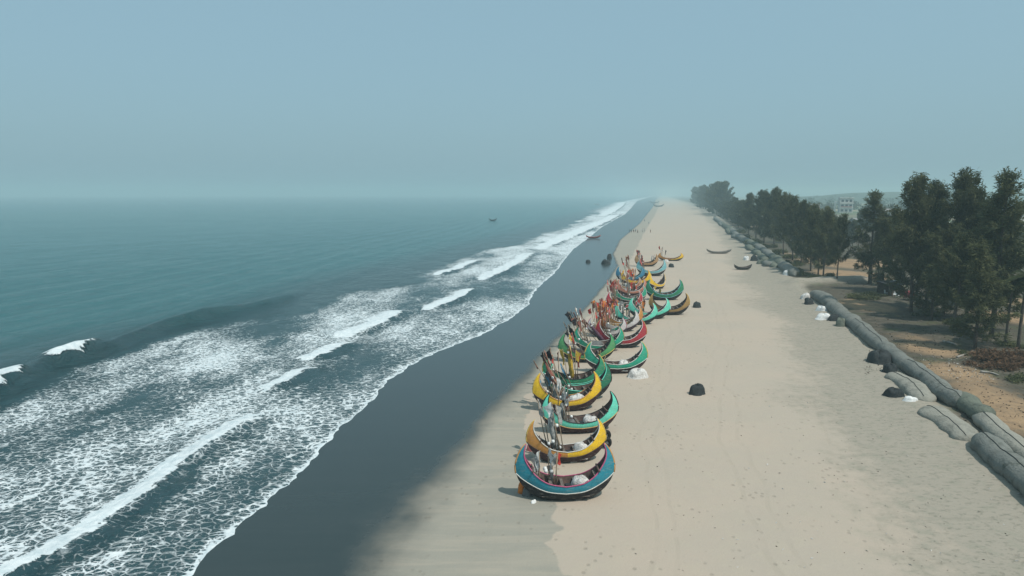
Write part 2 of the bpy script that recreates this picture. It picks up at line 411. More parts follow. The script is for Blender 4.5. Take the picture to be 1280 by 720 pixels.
# lace between the outer break and the first breaker, thinner between the breaker and the swash
inner = sstep(0, 1, (X - FRONTS[0]['f'](Y) - 0.0) / 2.0)
near_z = Y < FRONTS[0]['y1']
f_zone = np.where((inner > .5) & near_z, 0.425, 0.472) + 0.52 * (patch - .5)
wide = L_SHORE(Y) - L_OUTER(Y)
f_zone = np.where(~near_z, 0.43 + 0.58 * (patch - .5) + 0.12 * sstep(130, 260, Y), f_zone)
foam = zone * f_zone
swash = np.exp(-Sg / 1.5)
foam = np.maximum(foam, (0.30 + .25 * (fbm(X * .3, Y * .3, 73, 3) - .5)) * np.exp(-Sg / 9) + 0.36 * np.exp(-Sg / 0.16) + 0.26 * np.exp(-Sg / 2.4))
Z = 0.012 + 0.06 * sstep(0, 6, Sg)
for q in FRONTS:
    xf = q['f'](Y) + q['jag'] * (fbm(Y * .55, Y * 0 + q['seed'], 80 + q['seed'], 4) - .5) * 1.6
    d = X - xf
    ln = q['y1'] - q['y0']
    taper = sstep(q['y0'] - .02 * ln, q['y0'] + .18 * ln, Y) * (1 - sstep(q['y1'] - .15 * ln, q['y1'] + .02 * ln, Y))
    if q['seed'] == 1: taper = 1 - sstep(q['y1'] - .12 * ln, q['y1'] + .01 * ln, Y)
    wv = q['w'] * (0.35 + 0.65 * taper) * (0.65 + 0.7 * fbm(Y * .3, Y * 0, 90 + q['seed'], 3))
    solid = sstep(0.12, -0.12, d) if False else (1 - sstep(-0.05, 0.2, d)) * sstep(-1.7 * wv, -0.7 * wv, d)
    trail = (1 - sstep(-0.05, 0.1, d)) * np.exp(np.minimum(d + wv, 0) / q['lam'])
    foam = np.maximum(foam, np.where(taper > .02, 1.35 * solid * sstep(.02, .3, taper), 0))
    foam = np.maximum(foam, trail * q['trail'] * 0.72 * taper)
    clear = np.exp(-((d - 1.2) / 1.3) ** 2) * (d > 0) * taper   # smooth dark water just ahead of the breaker
    foam = np.where(d > 0, foam * (1 - 0.35 * clear), foam)
    prof = np.where(d > 0, np.exp(-(d / 0.8) ** 2), np.exp(-(d / (1.6 * q['w'] + .5)) ** 2))
    Z = Z + q['h'] * prof * taper * (0.8 + .4 * fbm(X * .8, Y * .8, 95))
# the unbroken outer wave and offshore swell
L_WAVE = line([(-60, 515), (0, 486), (50, 463), (118, 443), (165, 425), (215, 407), (270, 392), (315, 382), (380, 366)])
d = X - L_WAVE(Y) - 1.2 * (fbm(Y * .12, Y * 0, 101, 3) - .5) * 2
tp = (1 - sstep(105, 150, Y)) * (0.55 + .9 * vnoise(Y * .1, Y * 0, 103))
Z = Z + 1.05 * tp * np.where(d > 0, np.exp(-(d / 1.0) ** 2), np.exp(-(d / 3.2) ** 2))
foam = foam * (1 - 0.9 * np.exp(-((d - 1.8) / 2.2) ** 2) * tp.clip(0, 1) * (foam < .95))
off = sstep(4, 20, -so)
warp = 10 * fbm(X * .02, Y * .008, 111, 3) + 2.5 * fbm(X * .12, Y * .05, 112, 3)
ph = (X - 0.12 * Y) / 9.5 * 2 * math.pi + warp
Z = Z + off * (0.13 * np.sin(ph) + 0.22 * (fbm(X * .16, Y * .05, 113, 4) - .5) + .12 * (fbm(X * .5, Y * .2, 114, 3) - .5))
Z = Z + zone * 0.10 * (fbm(X * .5, Y * .35, 115, 4) - .5) * sstep(1, 10, Sg)
Z = np.where(Sg < .01, 0.004, np.maximum(Z, 0.01))
deep = sstep(3, 34, -so + 6 * (fbm(X * .05, Y * .03, 120) - .5))

t = NT('sea_water')
A_f, A_d = t.attr('foam'), t.attr('deep')
P = t.pos()
wn_ = t.n('ShaderNodeTexNoise'); t.l(P, wn_.inputs['Vector']); wn_.inputs['Scale'].default_value = 0.7; wn_.inputs['Detail'].default_value = 4
mv = t.n('ShaderNodeVectorMath', operation='MULTIPLY_ADD'); t.l(wn_.outputs['Color'], mv.inputs[0]); mv.inputs[1].default_value = (0.85, 0.85, 0); t.l(t.pos((0.82, 1.0, 0), rz=0.2), mv.inputs[2])
def lace(scale, w):
    o = t.n('ShaderNodeTexVoronoi', feature='DISTANCE_TO_EDGE'); t.l(mv.outputs[0], o.inputs['Vector']); o.inputs['Scale'].default_value = scale
    return t.math('SUBTRACT', 1.0, t.ramp(o.outputs['Distance'], 0.0, w))
lc = t.math('MAXIMUM', lace(1.75, 0.31), t.math('MULTIPLY', lace(4.2, 0.28), 0.86))
nz = t.noise(t.pos((0.75, 1.0, 1), rz=0.2), 1.9, 7, 0.68, 0.5)
n_p = t.noise(t.pos((1.0, 0.5, 1), rz=0.2), 0.34, 4, 0.6, 0.8)
pat = t.math('ADD', t.math('MULTIPLY', lc, 0.50), t.math('ADD', t.math('MULTIPLY', nz, 0.62), t.math('MULTIPLY', t.math('SUBTRACT', n_p, .5), 0.45)))
thr = t.math('SUBTRACT', 1.14, A_f)
fm = t.ramp(pat, t.math('SUBTRACT', thr, 0.07), t.math('ADD', thr, 0.14))
fm = t.math('MULTIPLY', fm, t.ramp(A_f, 0.02, 0.2))
water_c = t.mix(A_d, (0.012, 0.046, 0.053), (0.009, 0.098, 0.105))
water_c = t.mix(t.math('MULTIPLY', t.ramp(A_f, 0.3, 0.9), 0.35), water_c, (0.12, 0.19, 0.19))
base = t.mix(t.math('MULTIPLY', fm, 0.95), water_c, t.mix(t.ramp(nz, .3, .7), (0.50, 0.58, 0.61), (0.72, 0.76, 0.77)))
rgh = t.math('ADD', 0.13, t.math('MULTIPLY', fm, 0.6))
chop = t.noise(t.pos((1.0, 0.75, 1), rz=0.2), 0.42, 8, 0.68, 0.4)
chop2 = t.noise(t.pos((1.0, 0.5, 1), rz=0.2), 0.16, 4, 0.6, 0.4)
hh = t.math('ADD', t.math('MULTIPLY', t.math('ADD', chop, t.math('MULTIPLY', chop2, 2.2)), t.math('SUBTRACT', 1.0, t.math('MULTIPLY', t.ramp(A_f, 0.1, 0.5), 0.62))), t.math('MULTIPLY', fm, 0.12))
t.principled(base, rgh, 0.40, t.bump(hh, 1.0, 1.1))
sea = attr_mesh('sea_water', X, Y, Z, dict(foam=np.clip(foam, 0, 1.4), deep=deep), t.mat)
tag(sea, kind='structure')

# ------------------------------------------------------------------ haze
mb = MB(); mb.box((0, 4545, 28), (18400, 9200, 66)); hz = mb.build('haze', None) if False else None
me = mb.mesh('haze', False); t = NT('haze_air')
v = t.n('ShaderNodeVolumePrincipled'); v.inputs['Color'].default_value = HAZE_COLOR; v.inputs['Density'].default_value = HAZE_DENSITY
v.inputs['Anisotropy'].default_value = 0.0
t.l(v.outputs[0], t.out.inputs['Volume']); me.materials.append(t.mat)
hz = bpy.data.objects.new('haze', me); col.objects.link(hz); tag(hz, kind='stuff')

# ------------------------------------------------------------------ hills and distant woods
mb = MB(); rng = np.random.default_rng(3)
rows = []
for k, (off_, zz) in enumerate([(0, -2), (60, 12), (140, 24), (260, 30), (420, 26), (700, -2)]):
    xs = np.linspace(560, 2600, 60)
    rows.append([(x + off_ * .2, 1500 + off_ + .05 * x, zz * (.55 + .6 * float(fbm(np.array(x * .004), np.array(k * .2), 7))) * min(1, (x - 540) / 300) if zz > 0 else -2) for x in xs])
mb.loft(rows, True); hl = mb.build('hills', rough_mat((0.055, 0.075, 0.045), (0.035, 0.05, 0.03), 0.05, name='hill_forest')); tag(hl, kind='structure')

LEAF_FAR = leaf_mat((0.035, 0.048, 0.028), (0.10, 0.105, 0.055), 'far_foliage')
LEAF = leaf_mat((0.034, 0.047, 0.026), (0.155, 0.160, 0.080))
LEAF_DRY = leaf_mat((0.12, 0.07, 0.045), (0.17, 0.11, 0.07), 'dry_foliage')
LEAF_PALM = leaf_mat((0.035, 0.05, 0.024), (0.07, 0.08, 0.038), 'palm_foliage')
BARK = rough_mat((0.13, 0.105, 0.085), (0.07, 0.058, 0.048), 2.5, name='bark')

def quads_mesh(name, base, d, length, width, rng, droop=0.0, mat=None):
    """One slender leaf-like quad per row."""
    n = len(base); d = d / (np.linalg.norm(d, axis=1, keepdims=True) + 1e-9)
    r = rng.normal(size=(n, 3)); s = np.cross(d, r); s /= (np.linalg.norm(s, axis=1, keepdims=True) + 1e-9)
    length = np.broadcast_to(length, n)[:, None]; width = np.broadcast_to(width, n)[:, None]
    mid = base + d * length * .5; tip = base + d * length + np.array([0, 0, -1.0]) * length * droop
    V = np.stack([base, mid + s * width / 2, tip, mid - s * width / 2], 1).reshape(-1, 3)
    me = bpy.data.meshes.new(name)
    me.vertices.add(len(V)); me.vertices.foreach_set('co', V.ravel())
    me.loops.add(4 * n); me.loops.foreach_set('vertex_index', np.arange(4 * n, dtype=np.int32))
    me.polygons.add(n); me.polygons.foreach_set('loop_start', np.arange(0, 4 * n, 4, dtype=np.int32)); me.update(calc_edges=True)
    if mat: me.materials.append(mat)
    return me

def distant_woods():
    rng = np.random.default_rng(12); B, D = [], []
    def clump(x, y, r, h, n):
        p = rng.normal(size=(n, 3)); p /= np.linalg.norm(p, axis=1, keepdims=True); p *= rng.uniform(.75, 1.05, (n, 1))
        p[:, 2] = np.abs(p[:, 2]) * 1.0
        B.append(p * np.array([r, r, h]) + np.array([x, y, 0])); D.append(p + rng.normal(size=(n, 3)) * .6)
    for (u0, u1, v, top, cnt, n) in [(985, 1290, 256, 13, 60, 90), (1000, 1290, 262, 10, 46, 110), (1080, 1290, 271, 9, 30, 130), (1010, 1290, 252, 17, 60, 70), (1085, 1120, 287, 7, 8, 160), (1240, 1300, 262, 12, 14, 120)]:
        for k in range(cnt):
            p = at(rng.uniform(u0, u1), v + rng.uniform(-1.2, 1.2)); p.x += rng.normal() * 6
            r = rng.uniform(.6, 1.2) * top * .75; clump(p.x, p.y, r, rng.uniform(.7, 1.2) * top, n)
    B = np.vstack(B); D = np.vstack(D)
    me = quads_mesh('distant_woods', B, D, rng.uniform(1.5, 3.0, len(B)), rng.uniform(1.0, 2.0, len(B)), rng, .1, LEAF_FAR)
    o = bpy.data.objects.new('distant_woods', me); col.objects.link(o); tag(o, kind='stuff')
distant_woods()

# ------------------------------------------------------------------ casuarina trees
def casuarina(seed, h=22.0, spread=4.5, first=0.22, dens=1.0, spire=0.0, leaf_w=0.155):
    """Trunk-and-limbs mesh and crown mesh of one feathery casuarina, root at the origin."""
    rng = np.random.default_rng(seed); mb = MB()
    bend = rng.normal(size=2) * .5
    def tr(f): return np.array([bend[0] * f * f * 1.4 + .25 * math.sin(f * 5 + seed), bend[1] * f * f * 1.4 + .2 * math.cos(f * 4), h * f])
    fs = np.linspace(0, .97, 10); r0 = 0.011 * h + .05
    mb.tube([tr(f) for f in fs], [r0 * (1 - f) ** .8 + .02 for f in fs], 6)
    base, dirs, lens = [], [], []
    nl = int(64 * dens)
    for k in range(nl):
        f = first + (0.985 - first) * ((k + rng.uniform(0, 1)) / nl) ** .85
        rel = (f - first) / (1 - first)
        prof = (0.55 + 0.65 * math.sin(math.pi * min(1, rel * .8 + .2)) ** .8) * (1 - rel) ** (.30 + spire) + .10
        L = spread * prof * rng.uniform(.55, 1.25)
        az = rng.uniform(0, 2 * math.pi); el = R(rng.uniform(8, 38) + 38 * rel)
        o = tr(f); dv = np.array([math.cos(az) * math.cos(el), math.sin(az) * math.cos(el), math.sin(el)])
        ts = np.linspace(0, 1, 6); path = [o + dv * L * q + np.array([0, 0, .16 * L * q * q]) for q in ts]
        mb.tube(path, [max(.015, .055 * (1 - q * .8) * (1 - rel * .5)) for q in ts], 3, cap=False)
        ns = max(3, int(L * 4.0))
        for q in np.linspace(.22, 1.0, ns):
            c = o + dv * L * q + np.array([0, 0, .16 * L * q * q]) + rng.normal(size=3) * .22
            m = int(rng.integers(9, 27) * (1.0 if q > .5 else .7))
            sd_ = dv * .9 + rng.normal(size=3) * .45
            dd = sd_[None] + rng.normal(size=(m, 3)) * .55 + np.array([0, 0, .12])
            base.append(c + rng.normal(size=(m, 3)) * .24); dirs.append(dd); lens.append(rng.uniform(.4, 1.15, m))
    # loose feathery leaders that stand out over the crown
    for k in range(9):
        f = rng.uniform(.72, .95); az = rng.uniform(0, 2 * math.pi); o = tr(f); L = rng.uniform(.9, 1.6) * (1 - f) * h * .75 + 1.0; lean = rng.uniform(.12, .5); L = min(L, max(.6, h * 1.0 - o[2]))
        dv = np.array([math.cos(az) * lean, math.sin(az) * lean, 1.0]); ts = np.linspace(0, 1, 5)
        mb.tube([o + dv * L * q for q in ts], [.035, .03, .022, .016, .01], 3, cap=False)
        for q in np.linspace(.2, 1, 9):
            m = int(rng.integers(4, 11)); base.append(o + dv * L * q + rng.normal(size=(m, 3)) * .16); dirs.append(rng.normal(size=(m, 3)) * .6 + np.array([0, 0, .45])); lens.append(rng.uniform(.35, .9, m))
    # plume at the leader
    for q in np.linspace(.9, 1.0, 7):
        m = 9; base.append(tr(q) + rng.normal(size=(m, 3)) * .2); dirs.append(rng.normal(size=(m, 3)) * .6 + np.array([0, 0, .8])); lens.append(rng.uniform(.4, .9, m))
    B, D, Ln = np.vstack(base), np.vstack(dirs), np.concatenate(lens)
    crown = quads_mesh('crown', B, D, Ln, rng.uniform(.6, 1.4, len(B)) * leaf_w, rng, .28, LEAF)
    me = mb.mesh('trunk'); me.materials.append(BARK)
    return me, crown, h

TREES = [casuarina(1, 22, 4.8, .10, 1.25), casuarina(2, 22, 4.4, .08, 1.15, .1), casuarina(3, 22, 5.2, .12, 1.2), casuarina(4, 22, 3.9, .12, 1.05, .40), casuarina(5, 22, 4.6, .20, 1.0), casuarina(6, 22, 3.6, .06, 1.0, .2)]
FARTREES = [casuarina(20 + k, 22, 6.2, .06, .9, 0, .42) for k in range(3)]

def put_tree(u, v, vtop, kind, label, wide=1.0, rz=None, far=False, group='casuarina trees behind the beach', h=None, cat='tree'):
    p = at(u, v); p.z = float(ground_z(p.x, p.y)) - .05
    ht = height_to(p, vtop) if h is None else h
    tm, cm, h0 = (FARTREES if far else TREES)[kind]
    s = ht / (h0 * (1.0 if h else 1.065)); rnd = random.Random(u * 7 + v)
    o = empty('casuarina_tree', p, rnd.uniform(0, 6.28) if rz is None else rz, (s * wide, s * wide, s), label, cat, group)
    link_mesh('trunk', tm, o); link_mesh('crown', cm, o); return o

near = 'tall dark casuarina in the big clump right of the sand tubes'
put_tree(1136, 392, 214, 1, 'tall casuarina at the left edge of the big clump, behind the shack', .95)
put_tree(1156, 388, 226, 0, 'bushy casuarina second from the left in the big clump', .95)
put_tree(1180, 398, 214, 2, 'broad full-crowned casuarina with a rounded top in the middle of the big clump', .9)
put_tree(1206, 400, 236, 0, 'dense casuarina just right of the broad rounded one in the big clump', .95)
put_tree(1238, 424, 206, 3, 'tallest casuarina of the big clump, with a thin sparse spire', 1.1)
put_tree(1243, 408, 262, 4, 'wide casuarina on the right flank of the big clump, before the palms', .9)
put_tree(1220, 441, 300, 5, 'short young casuarina in front of the big clump above the dry brush', 1.35)
put_tree(1192, 420, 288, 4, 'low casuarina at the front of the big clump, left of the short young one', 1.1)
put_tree(1165, 404, 290, 5, 'low leafy casuarina at the front of the big clump beside the red cart', 1.25)
put_tree(1230, 385, 240, 1, 'casuarina at the back of the big clump, behind the tallest spire', 1.0)
put_tree(1146, 372, 244, 4, 'casuarina at the back of the big clump, behind the shack roof', 1.0)
put_tree(1087, 357, 235, 3, 'slim lone casuarina with a pointed top between the two clumps', 1.25)
put_tree(1104, 366, 268, 5, 'low casuarina standing left of the dark shack', 1.2)
put_tree(1118, 360, 262, 4, 'casuarina right behind the dark shack', 1.0)
# the second clump along the beach
for (u, v, vt, k, w, lb) in [
        (1046, 355, 268, 4, .8, 'slender casuarina with a bare pale trunk at the near end of the second clump'),
        (1030, 347, 258, 0, .9, 'casuarina with leaning trunks at the near end of the second clump'),
        (1022, 344, 262, 2, .9, 'rounded casuarina beside the leaning one in the second clump'),
        (1012, 340, 254, 1, .9, 'casuarina third along the front of the second clump'),
        (1000, 333, 250, 0, .9, 'dense casuarina in the front middle of the second clump'),
        (990, 327, 246, 2, .9, 'broad casuarina in the front middle of the second clump'),
        (1040, 330, 268, 1, .8, 'casuarina at the back of the second clump above the orange clearing'),
        (978, 319, 241, 4, .9, 'open-crowned casuarina in the front middle of the second clump'),
        (966, 311, 234, 0, .9, 'tallest casuarina of the second clump, seen over its neighbours'),
        (955, 305, 239, 1, .95, 'casuarina left of the tallest one in the second clump'),
        (945, 300, 238, 2, 1.0, 'round casuarina at the far front of the second clump'),
        (935, 294, 241, 0, 1.0, 'casuarina at the far left edge of the second clump'),
        (1010, 322, 255, 2, .9, 'casuarina behind the front row in the near half of the second clump'),
        (985, 305, 243, 1, 1.0, 'casuarina behind the front row in the middle of the second clump'),
        (965, 294, 239, 2, 1.0, 'casuarina behind the front row in the far half of the second clump')]:
    put_tree(u, v, vt, k, lb, w)
# hazy trees at the far end of the beach
far_label = 'hazy blue-grey casuarina in the wood at the far end of the beach'
rnd = random.Random(5)
for k in range(44):
    q = (k + .5) / 44
    u = 866 + 66 * q + rnd.uniform(-4, 10); v = 256 + 32 * q ** 1.3 + rnd.uniform(-1, 1)
    p = at(u, v); put_tree(u, v, 0, k % 3, far_label, rnd.uniform(.95, 1.25), far=True, group='hazy far casuarina trees', h=rnd.uniform(26, 30) if q < .55 else rnd.uniform(11, 16))
inland = 'dark tree standing inland between the beach clumps and the white building'
for k in range(22):
    u, v = rnd.uniform(1000, 1275), rnd.uniform(276, 312)
    put_tree(u, v, 0, k % 3, inland, rnd.uniform(.9, 1.3), far=True, group='inland trees', h=rnd.uniform(7, 12))

# ------------------------------------------------------------------ coconut palms
def palm_parts(seed, h):
    rng = np.random.default_rng(seed); mb = MB(); lean = rng.normal(size=2) * .6
    fs = np.linspace(0, 1, 9); path = [(lean[0] * f * f, lean[1] * f * f, h * f) for f in fs]
    mb.tube(path, [.2 - .08 * f for f in fs], 7); top = np.array(path[-1]); fronds = []
    for k in range(17):
        az = k * 2.4 + rng.uniform(-.2, .2); el = R(rng.uniform(-30, 65)); L = rng.uniform(2.8, 3.8); m = MB()
        hd = np.array([math.cos(az), math.sin(az), 0]); sd_ = np.array([-math.sin(az), math.cos(az), 0]); pts = []
        for q in np.linspace(0, 1, 9): pts.append(top + hd * L * q * math.cos(el) * (1 - .12 * q) + np.array([0, 0, L * (math.sin(el) * q - .75 * q * q)]))
        m.tube(pts, [.04 * (1 - q) + .01 for q in np.linspace(0, 1, 9)], 4)
        for i in range(1, 34):
            q = i / 34; c = np.array([np.interp(q, np.linspace(0, 1, 9), [p[a] for p in pts]) for a in range(3)])
            for s in (-1, 1):
                w = .85 * math.sin(math.pi * (q * .85 + .12)); tip = c + sd_ * s * w * .8 + hd * .25 + np.array([0, 0, -.45 * w])
                m.add([c - hd * .04, c + hd * .05, tip], [(0, 1, 2)])
        fronds.append(m.mesh('frond', False))
    for f in fronds: f.materials.append(LEAF_PALM)
    me = mb.mesh('trunk'); me.materials.append(BARK); return me, fronds

PALMS = [palm_parts(1, 8.5), palm_parts(2, 9.5)]
for (u, v, vt, k, lb) in [(1256, 436, 352, 1, 'coconut palm with a straight dark trunk left of the other palms at the right edge'), (1272, 441, 346, 0, 'coconut palm with a leaning trunk at the right edge above the dry brush'),
                          (1284, 420, 346, 1, 'coconut palm half cut off by the right edge'), (1089, 359, 322, 0, 'coconut palm with drooping fronds beside the slim lone casuarina'), (1097, 357, 316, 1, 'coconut palm just right of the one with drooping fronds, left of the shack')]:
    p = at(u, v); p.z = float(ground_z(p.x, p.y)) - .05; tm, fr = PALMS[k]; s = height_to(p, vt) / (8.5, 9.5)[k]
    o = empty('coconut_palm', p, u * .37, (s, s, s), lb, 'palm', 'coconut palms behind the beach')
    link_mesh('trunk', tm, o)
    for f in fr: link_mesh('frond', f, o)

# ------------------------------------------------------------------ shrubs
def shrub_mesh(seed, mat, n=900, flat=.65, lw=.12):
    rng = np.random.default_rng(seed); B = []
    for k in range(7):
        c = rng.normal(size=3) * np.array([.55, .55, .15]); c[2] = abs(c[2]) + .1
        p = rng.normal(size=(n // 7, 3)); p /= np.linalg.norm(p, axis=1, keepdims=True); p *= rng.uniform(.3, .6, (len(p), 1)); p[:, 2] *= flat
        B.append(p + c)
    B = np.vstack(B); B[:, 2] = np.abs(B[:, 2])
    return quads_mesh('shrub', B, rng.normal(size=B.shape) * .7 + np.array([0, 0, .5]), rng.uniform(.12, .38, len(B)), rng.uniform(.5, 1.3, len(B)) * lw, rng, .1, mat)
SHRUBS = [shrub_mesh(k, LEAF) for k in range(3)]; DRY = [shrub_mesh(10 + k, LEAF_DRY, 1300) for k in range(2)]
def put_shrub(u, v, r, me, label, group, hz_=1.0):
    p = at(u, v); p.z = float(ground_z(p.x, p.y)) - .05
    o = link_mesh('shrub', me); o.location = p; o.scale = (r, r, r * hz_); o.rotation_euler = (0, 0, u * 1.3); tag(o, label, 'shrub', group)
for i, (u, v, r) in enumerate([(925, 292, 3.2), (933, 299, 3), (941, 306, 2.8), (951, 313, 2.6), (960, 320, 2.4), (968, 326, 2.2), (977, 331, 2.2), (986, 336, 2), (995, 341, 1.9), (1005, 346, 1.8),
                               (948, 304, 2.8), (960, 311, 2.6), (972, 317, 2.4), (984, 324, 2.2), (997, 333, 2), (1016, 350, 1.6), (1028, 352, 1.5), (1038, 353, 1.4)]):
    put_shrub(u, v, r, SHRUBS[i % 3], 'low dark shrub in the strip between the sand tubes and the second clump of trees', 'dark shrubs behind the tubes', .8)
for (u, v, r, lb) in [(1084, 376, 2.3, 'brown-green shrub mound left of the dark shack'), (1098, 372, 1.8, 'low dark shrub beside the shack front'), (1272, 438, 1.6, 'bright green shrub at the right edge below the palms')]:
    put_shrub(u, v, r, SHRUBS[1], lb, None, .55)
for i, (u, v, r, lb) in enumerate([(1238, 452, 1.9, 'dry brown brush left of the larger dry bushes, under the young casuarina'), (1258, 458, 2.5, 'largest dry red-brown bush above the sand tubes'), (1278, 462, 2.4, 'dry brown bush cut off by the right edge'), (1246, 466, 1.5, 'small dry bush in front of the largest red-brown one')]):
    put_shrub(u, v, r, DRY[i % 2], lb, 'dry bushes', .7)
for (u, v, r, lb) in [(1272, 478, 1.2, 'dark low shrub by the right edge in front of the dry bushes'), (1205, 447, .9, 'dark scrub at the foot of the young casuarina'), (1190, 408, 1.5, 'dark undergrowth shrub in the shade left of the trunks of the big clump'), (1212, 405, 1.6, 'dark undergrowth shrub in the shade behind the trunks of the big clump'), (1160, 398, 1.4, 'dark undergrowth shrub by the log near the shack'), (1240, 405, 1.6, 'dark undergrowth shrub between the big clump and the palms')]:
    put_shrub(u, v, r, SHRUBS[2], lb, None, .7)

# ------------------------------------------------------------------ buildings
CONC = rough_mat((0.62, 0.60, 0.57), (0.45, 0.43, 0.40), 0.5, name='plaster'); GLASS = rough_mat((0.03, 0.035, 0.04), None, 2, 0.25, 'dark_window', spec=.5)
TIN = rough_mat((0.25, 0.25, 0.25), (0.17, 0.14, 0.12), 1.0, .6, 'tin_roof'); WOOD = rough_mat((0.16, 0.12, 0.09), None, 3, name='wood')
PINK = rough_mat((0.45, 0.25, 0.22), None, 1, name='brick_red')
p = at(1053, 266); o = empty('apartment_building', p, R(-14), label='white three-storey building with a tall open portal frame, behind the trees', cat='building')
k = 1 / px_per_m(p); W, D_, Hh = 15 * k, 11 * k, 18 * k
mb = MB(); mb.box((3 * k, 0, Hh * .5), (W, D_, Hh)); mb.build('wall', CONC, o, False)
mb = MB(); mb.box((3 * k, 0, Hh + .35), (W + 1.2, D_ + 1.2, .7)); mb.box((3 * k, 0, Hh * .66), (W + 1.6, D_ + 1.6, .5)); mb.box((3 * k, 0, Hh * .34), (W + 1.0, D_ + 1.0, .5)); mb.build('floor_slab', CONC, o, False)
for f in range(3):
    for c in range(3):
        w = MB(); w.box((3 * k + (c - 1) * W * .31, -D_ / 2 - .05, Hh * (.17 + .33 * f)), (W * .19, .35, Hh * .15)); w.build('window', GLASS, o, False)
mb = MB(); mb.box((-6 * k, -1, Hh * .76), (7 * k, 2.5, .9)); mb.box((-9.2 * k, -1, Hh * .37), (.9, 2.2, Hh * .74)); mb.build('portal_frame', CONC, o, False)
mb = MB(); mb.box((3 * k, -D_ / 2 - .5, Hh * .42), (W * .8, .3, 1.0)); mb.build('balcony_rail', PINK, o, False)

def house(u, v, w, d, h, rz, label, wall=CONC, roof=TIN):
    p = at(u, v); p.z = float(ground_z(p.x, p.y)) - .1; o = empty('village_house', p, rz, label=label, cat='house', group='village houses inland')
    mb = MB(); mb.box((0, 0, h / 2), (w, d, h)); mb.build('wall', wall, o, False)
    m = MB(); rh = w * .18 if roof is TIN else .5
    if roof is TIN: m.add([(-w * .55, -d * .58, h), (w * .55, -d * .58, h), (w * .55, d * .58, h), (-w * .55, d * .58, h), (-w * .55, 0, h + rh), (w * .55, 0, h + rh)], [(0, 1, 5, 4), (2, 3, 4, 5), (0, 4, 3), (1, 2, 5), (0, 3, 2, 1)])
    else: m.box((0, 0, h + .25), (w + .8, d + .8, .5))
    m.build('roof', roof, o, False)
    for s in (-.28, .05, .32):
        q = MB(); q.box((s * w, -d / 2 - .03, h * .55), (w * .13, .2, h * .32)); q.build('window', GLASS, o, False)
    return o
house(1285, 291, 22, 14, 9, .1, 'large white block of a house cut off by the right edge', roof=CONC)
for (u, v, w, h, r, lb) in [(1104, 275, 14, 6, TIN, 'pale low house in the gap right of the slim casuarina'), (1119, 273, 12, 6, CONC, 'flat-roofed pale house beside the big clump'), (1075, 285, 10, 4, TIN, 'small tin-roofed house below the white building'),
                            (1004, 262, 14, 6, CONC, 'hazy house left of the white building'), (1018, 263, 10, 6, TIN, 'hazy pinkish house between the second clump and the white building'), (1062, 300, 9, 3.4, TIN, 'low shed in the clearing behind the second clump'), (1270, 300, 12, 3.5, TIN, 'low long shed by the right edge in front of the white block')]:
    house(u, v, w, w * .7, h, (u % 7) * .08 - .2, lb, PINK if 'pinkish' in lb else CONC, r)

# shack under the trees
p = at(1117, 371); p.z = float(ground_z(p.x, p.y)); o = empty('beach_shack', p, R(12), label='dark open-fronted shack with a low flat roof under the casuarinas', cat='shack')
TARP = rough_mat((0.035, 0.04, 0.045), (0.06, 0.06, 0.06), 2, .7, 'black_tarp'); WHITE = rough_mat((0.72, 0.72, 0.70), (0.55, 0.55, 0.54), 3, .7, 'white_cloth')
m = MB(); m.box((0, 0, 2.35), (5.4, 3.6, .12), (R(5), 0, 0)); m.box((-.2, .2, 2.5), (3.0, 2.0, .06), (R(5), R(3), .3)); m.build('roof', TARP, o, False)
for x in (-2.5, 0, 2.5):
    for y in (-1.6, 1.6):
        m = MB(); m.tube([(x, y, 0), (x, y, 2.3)], .06, 6); m.build('post', WOOD, o)
m = MB(); m.box((0, 1.62, 1.15), (5.0, .06, 2.2)); m.build('back_wall', WOOD, o, False)
m = MB(); m.box((-.3, -1.3, .5), (3.0, .6, .9)); m.box((-.3, -1.3, .98), (3.2, .75, .06)); m.build('counter', WOOD, o, False)
m = MB(); m.box((1.1, .4, 2.62), (1.6, 1.1, .05), (.1, .1, .2)); m.build('roof_sheet', WHITE, o, False)

def chair(u, v, rz, label):
    p = at(u, v); p.z = float(ground_z(p.x, p.y)); o = empty('plastic_chair', p, rz, label=label, cat='chair', group='white chairs at the shack')
    m = MB(); m.box((0, 0, .44), (.5, .48, .05)); m.build('seat', WHITE, o, False)
    m = MB(); m.box((0, .24, .72), (.48, .05, .55), (R(-10), 0, 0)); m.build('backrest', WHITE, o, False)
    for x in (-.22, .22):
        for y in (-.2, .2): m = MB(); m.tube([(x, y, 0), (x * .9, y * .9, .43)], .03, 5); m.build('leg', WHITE, o)
chair(1107, 371, .6, 'white plastic chair at the left corner of the shack'); chair(1118, 374, -.5, 'white plastic chair before the middle of the shack counter'); chair(1122, 375, 2.0, 'white plastic chair turned sideways right of the shack front')

# red cart
RED = paint((0.30, 0.05, 0.05)); RUB = rough_mat((0.02, 0.02, 0.02), None, 5, .7, 'rubber')
p = at(1137, 378); p.z = float(ground_z(p.x, p.y)); o = empty('covered_cart', p, R(25), label='small three-wheeled cart with a faded red cover beside the shack', cat='cart')
m = MB(); m.loft([[(-.9, s * .6, .6), (-.95, s * .62, 1.2), (-.7, s * .55, 1.7), (.1, s * .55, 1.75), (.8, s * .5, 1.3), (1.2, s * .3, .7)] for s in np.linspace(-1, 1, 5)]); m.build('cover', RED, o)
m = MB(); m.box((0, 0, .5), (2.2, 1.2, .12)); m.build('chassis', WOOD, o, False)
for (x, y) in ((-.7, -.66), (-.7, .66), (1.1, 0)):
    m = MB(); a = np.linspace(0, 2 * math.pi, 15); m.tube([(x + .25 * math.cos(q), y, .3 + .25 * math.sin(q)) for q in a], .05, 6, False); w = m.build('wheel', RUB, o)
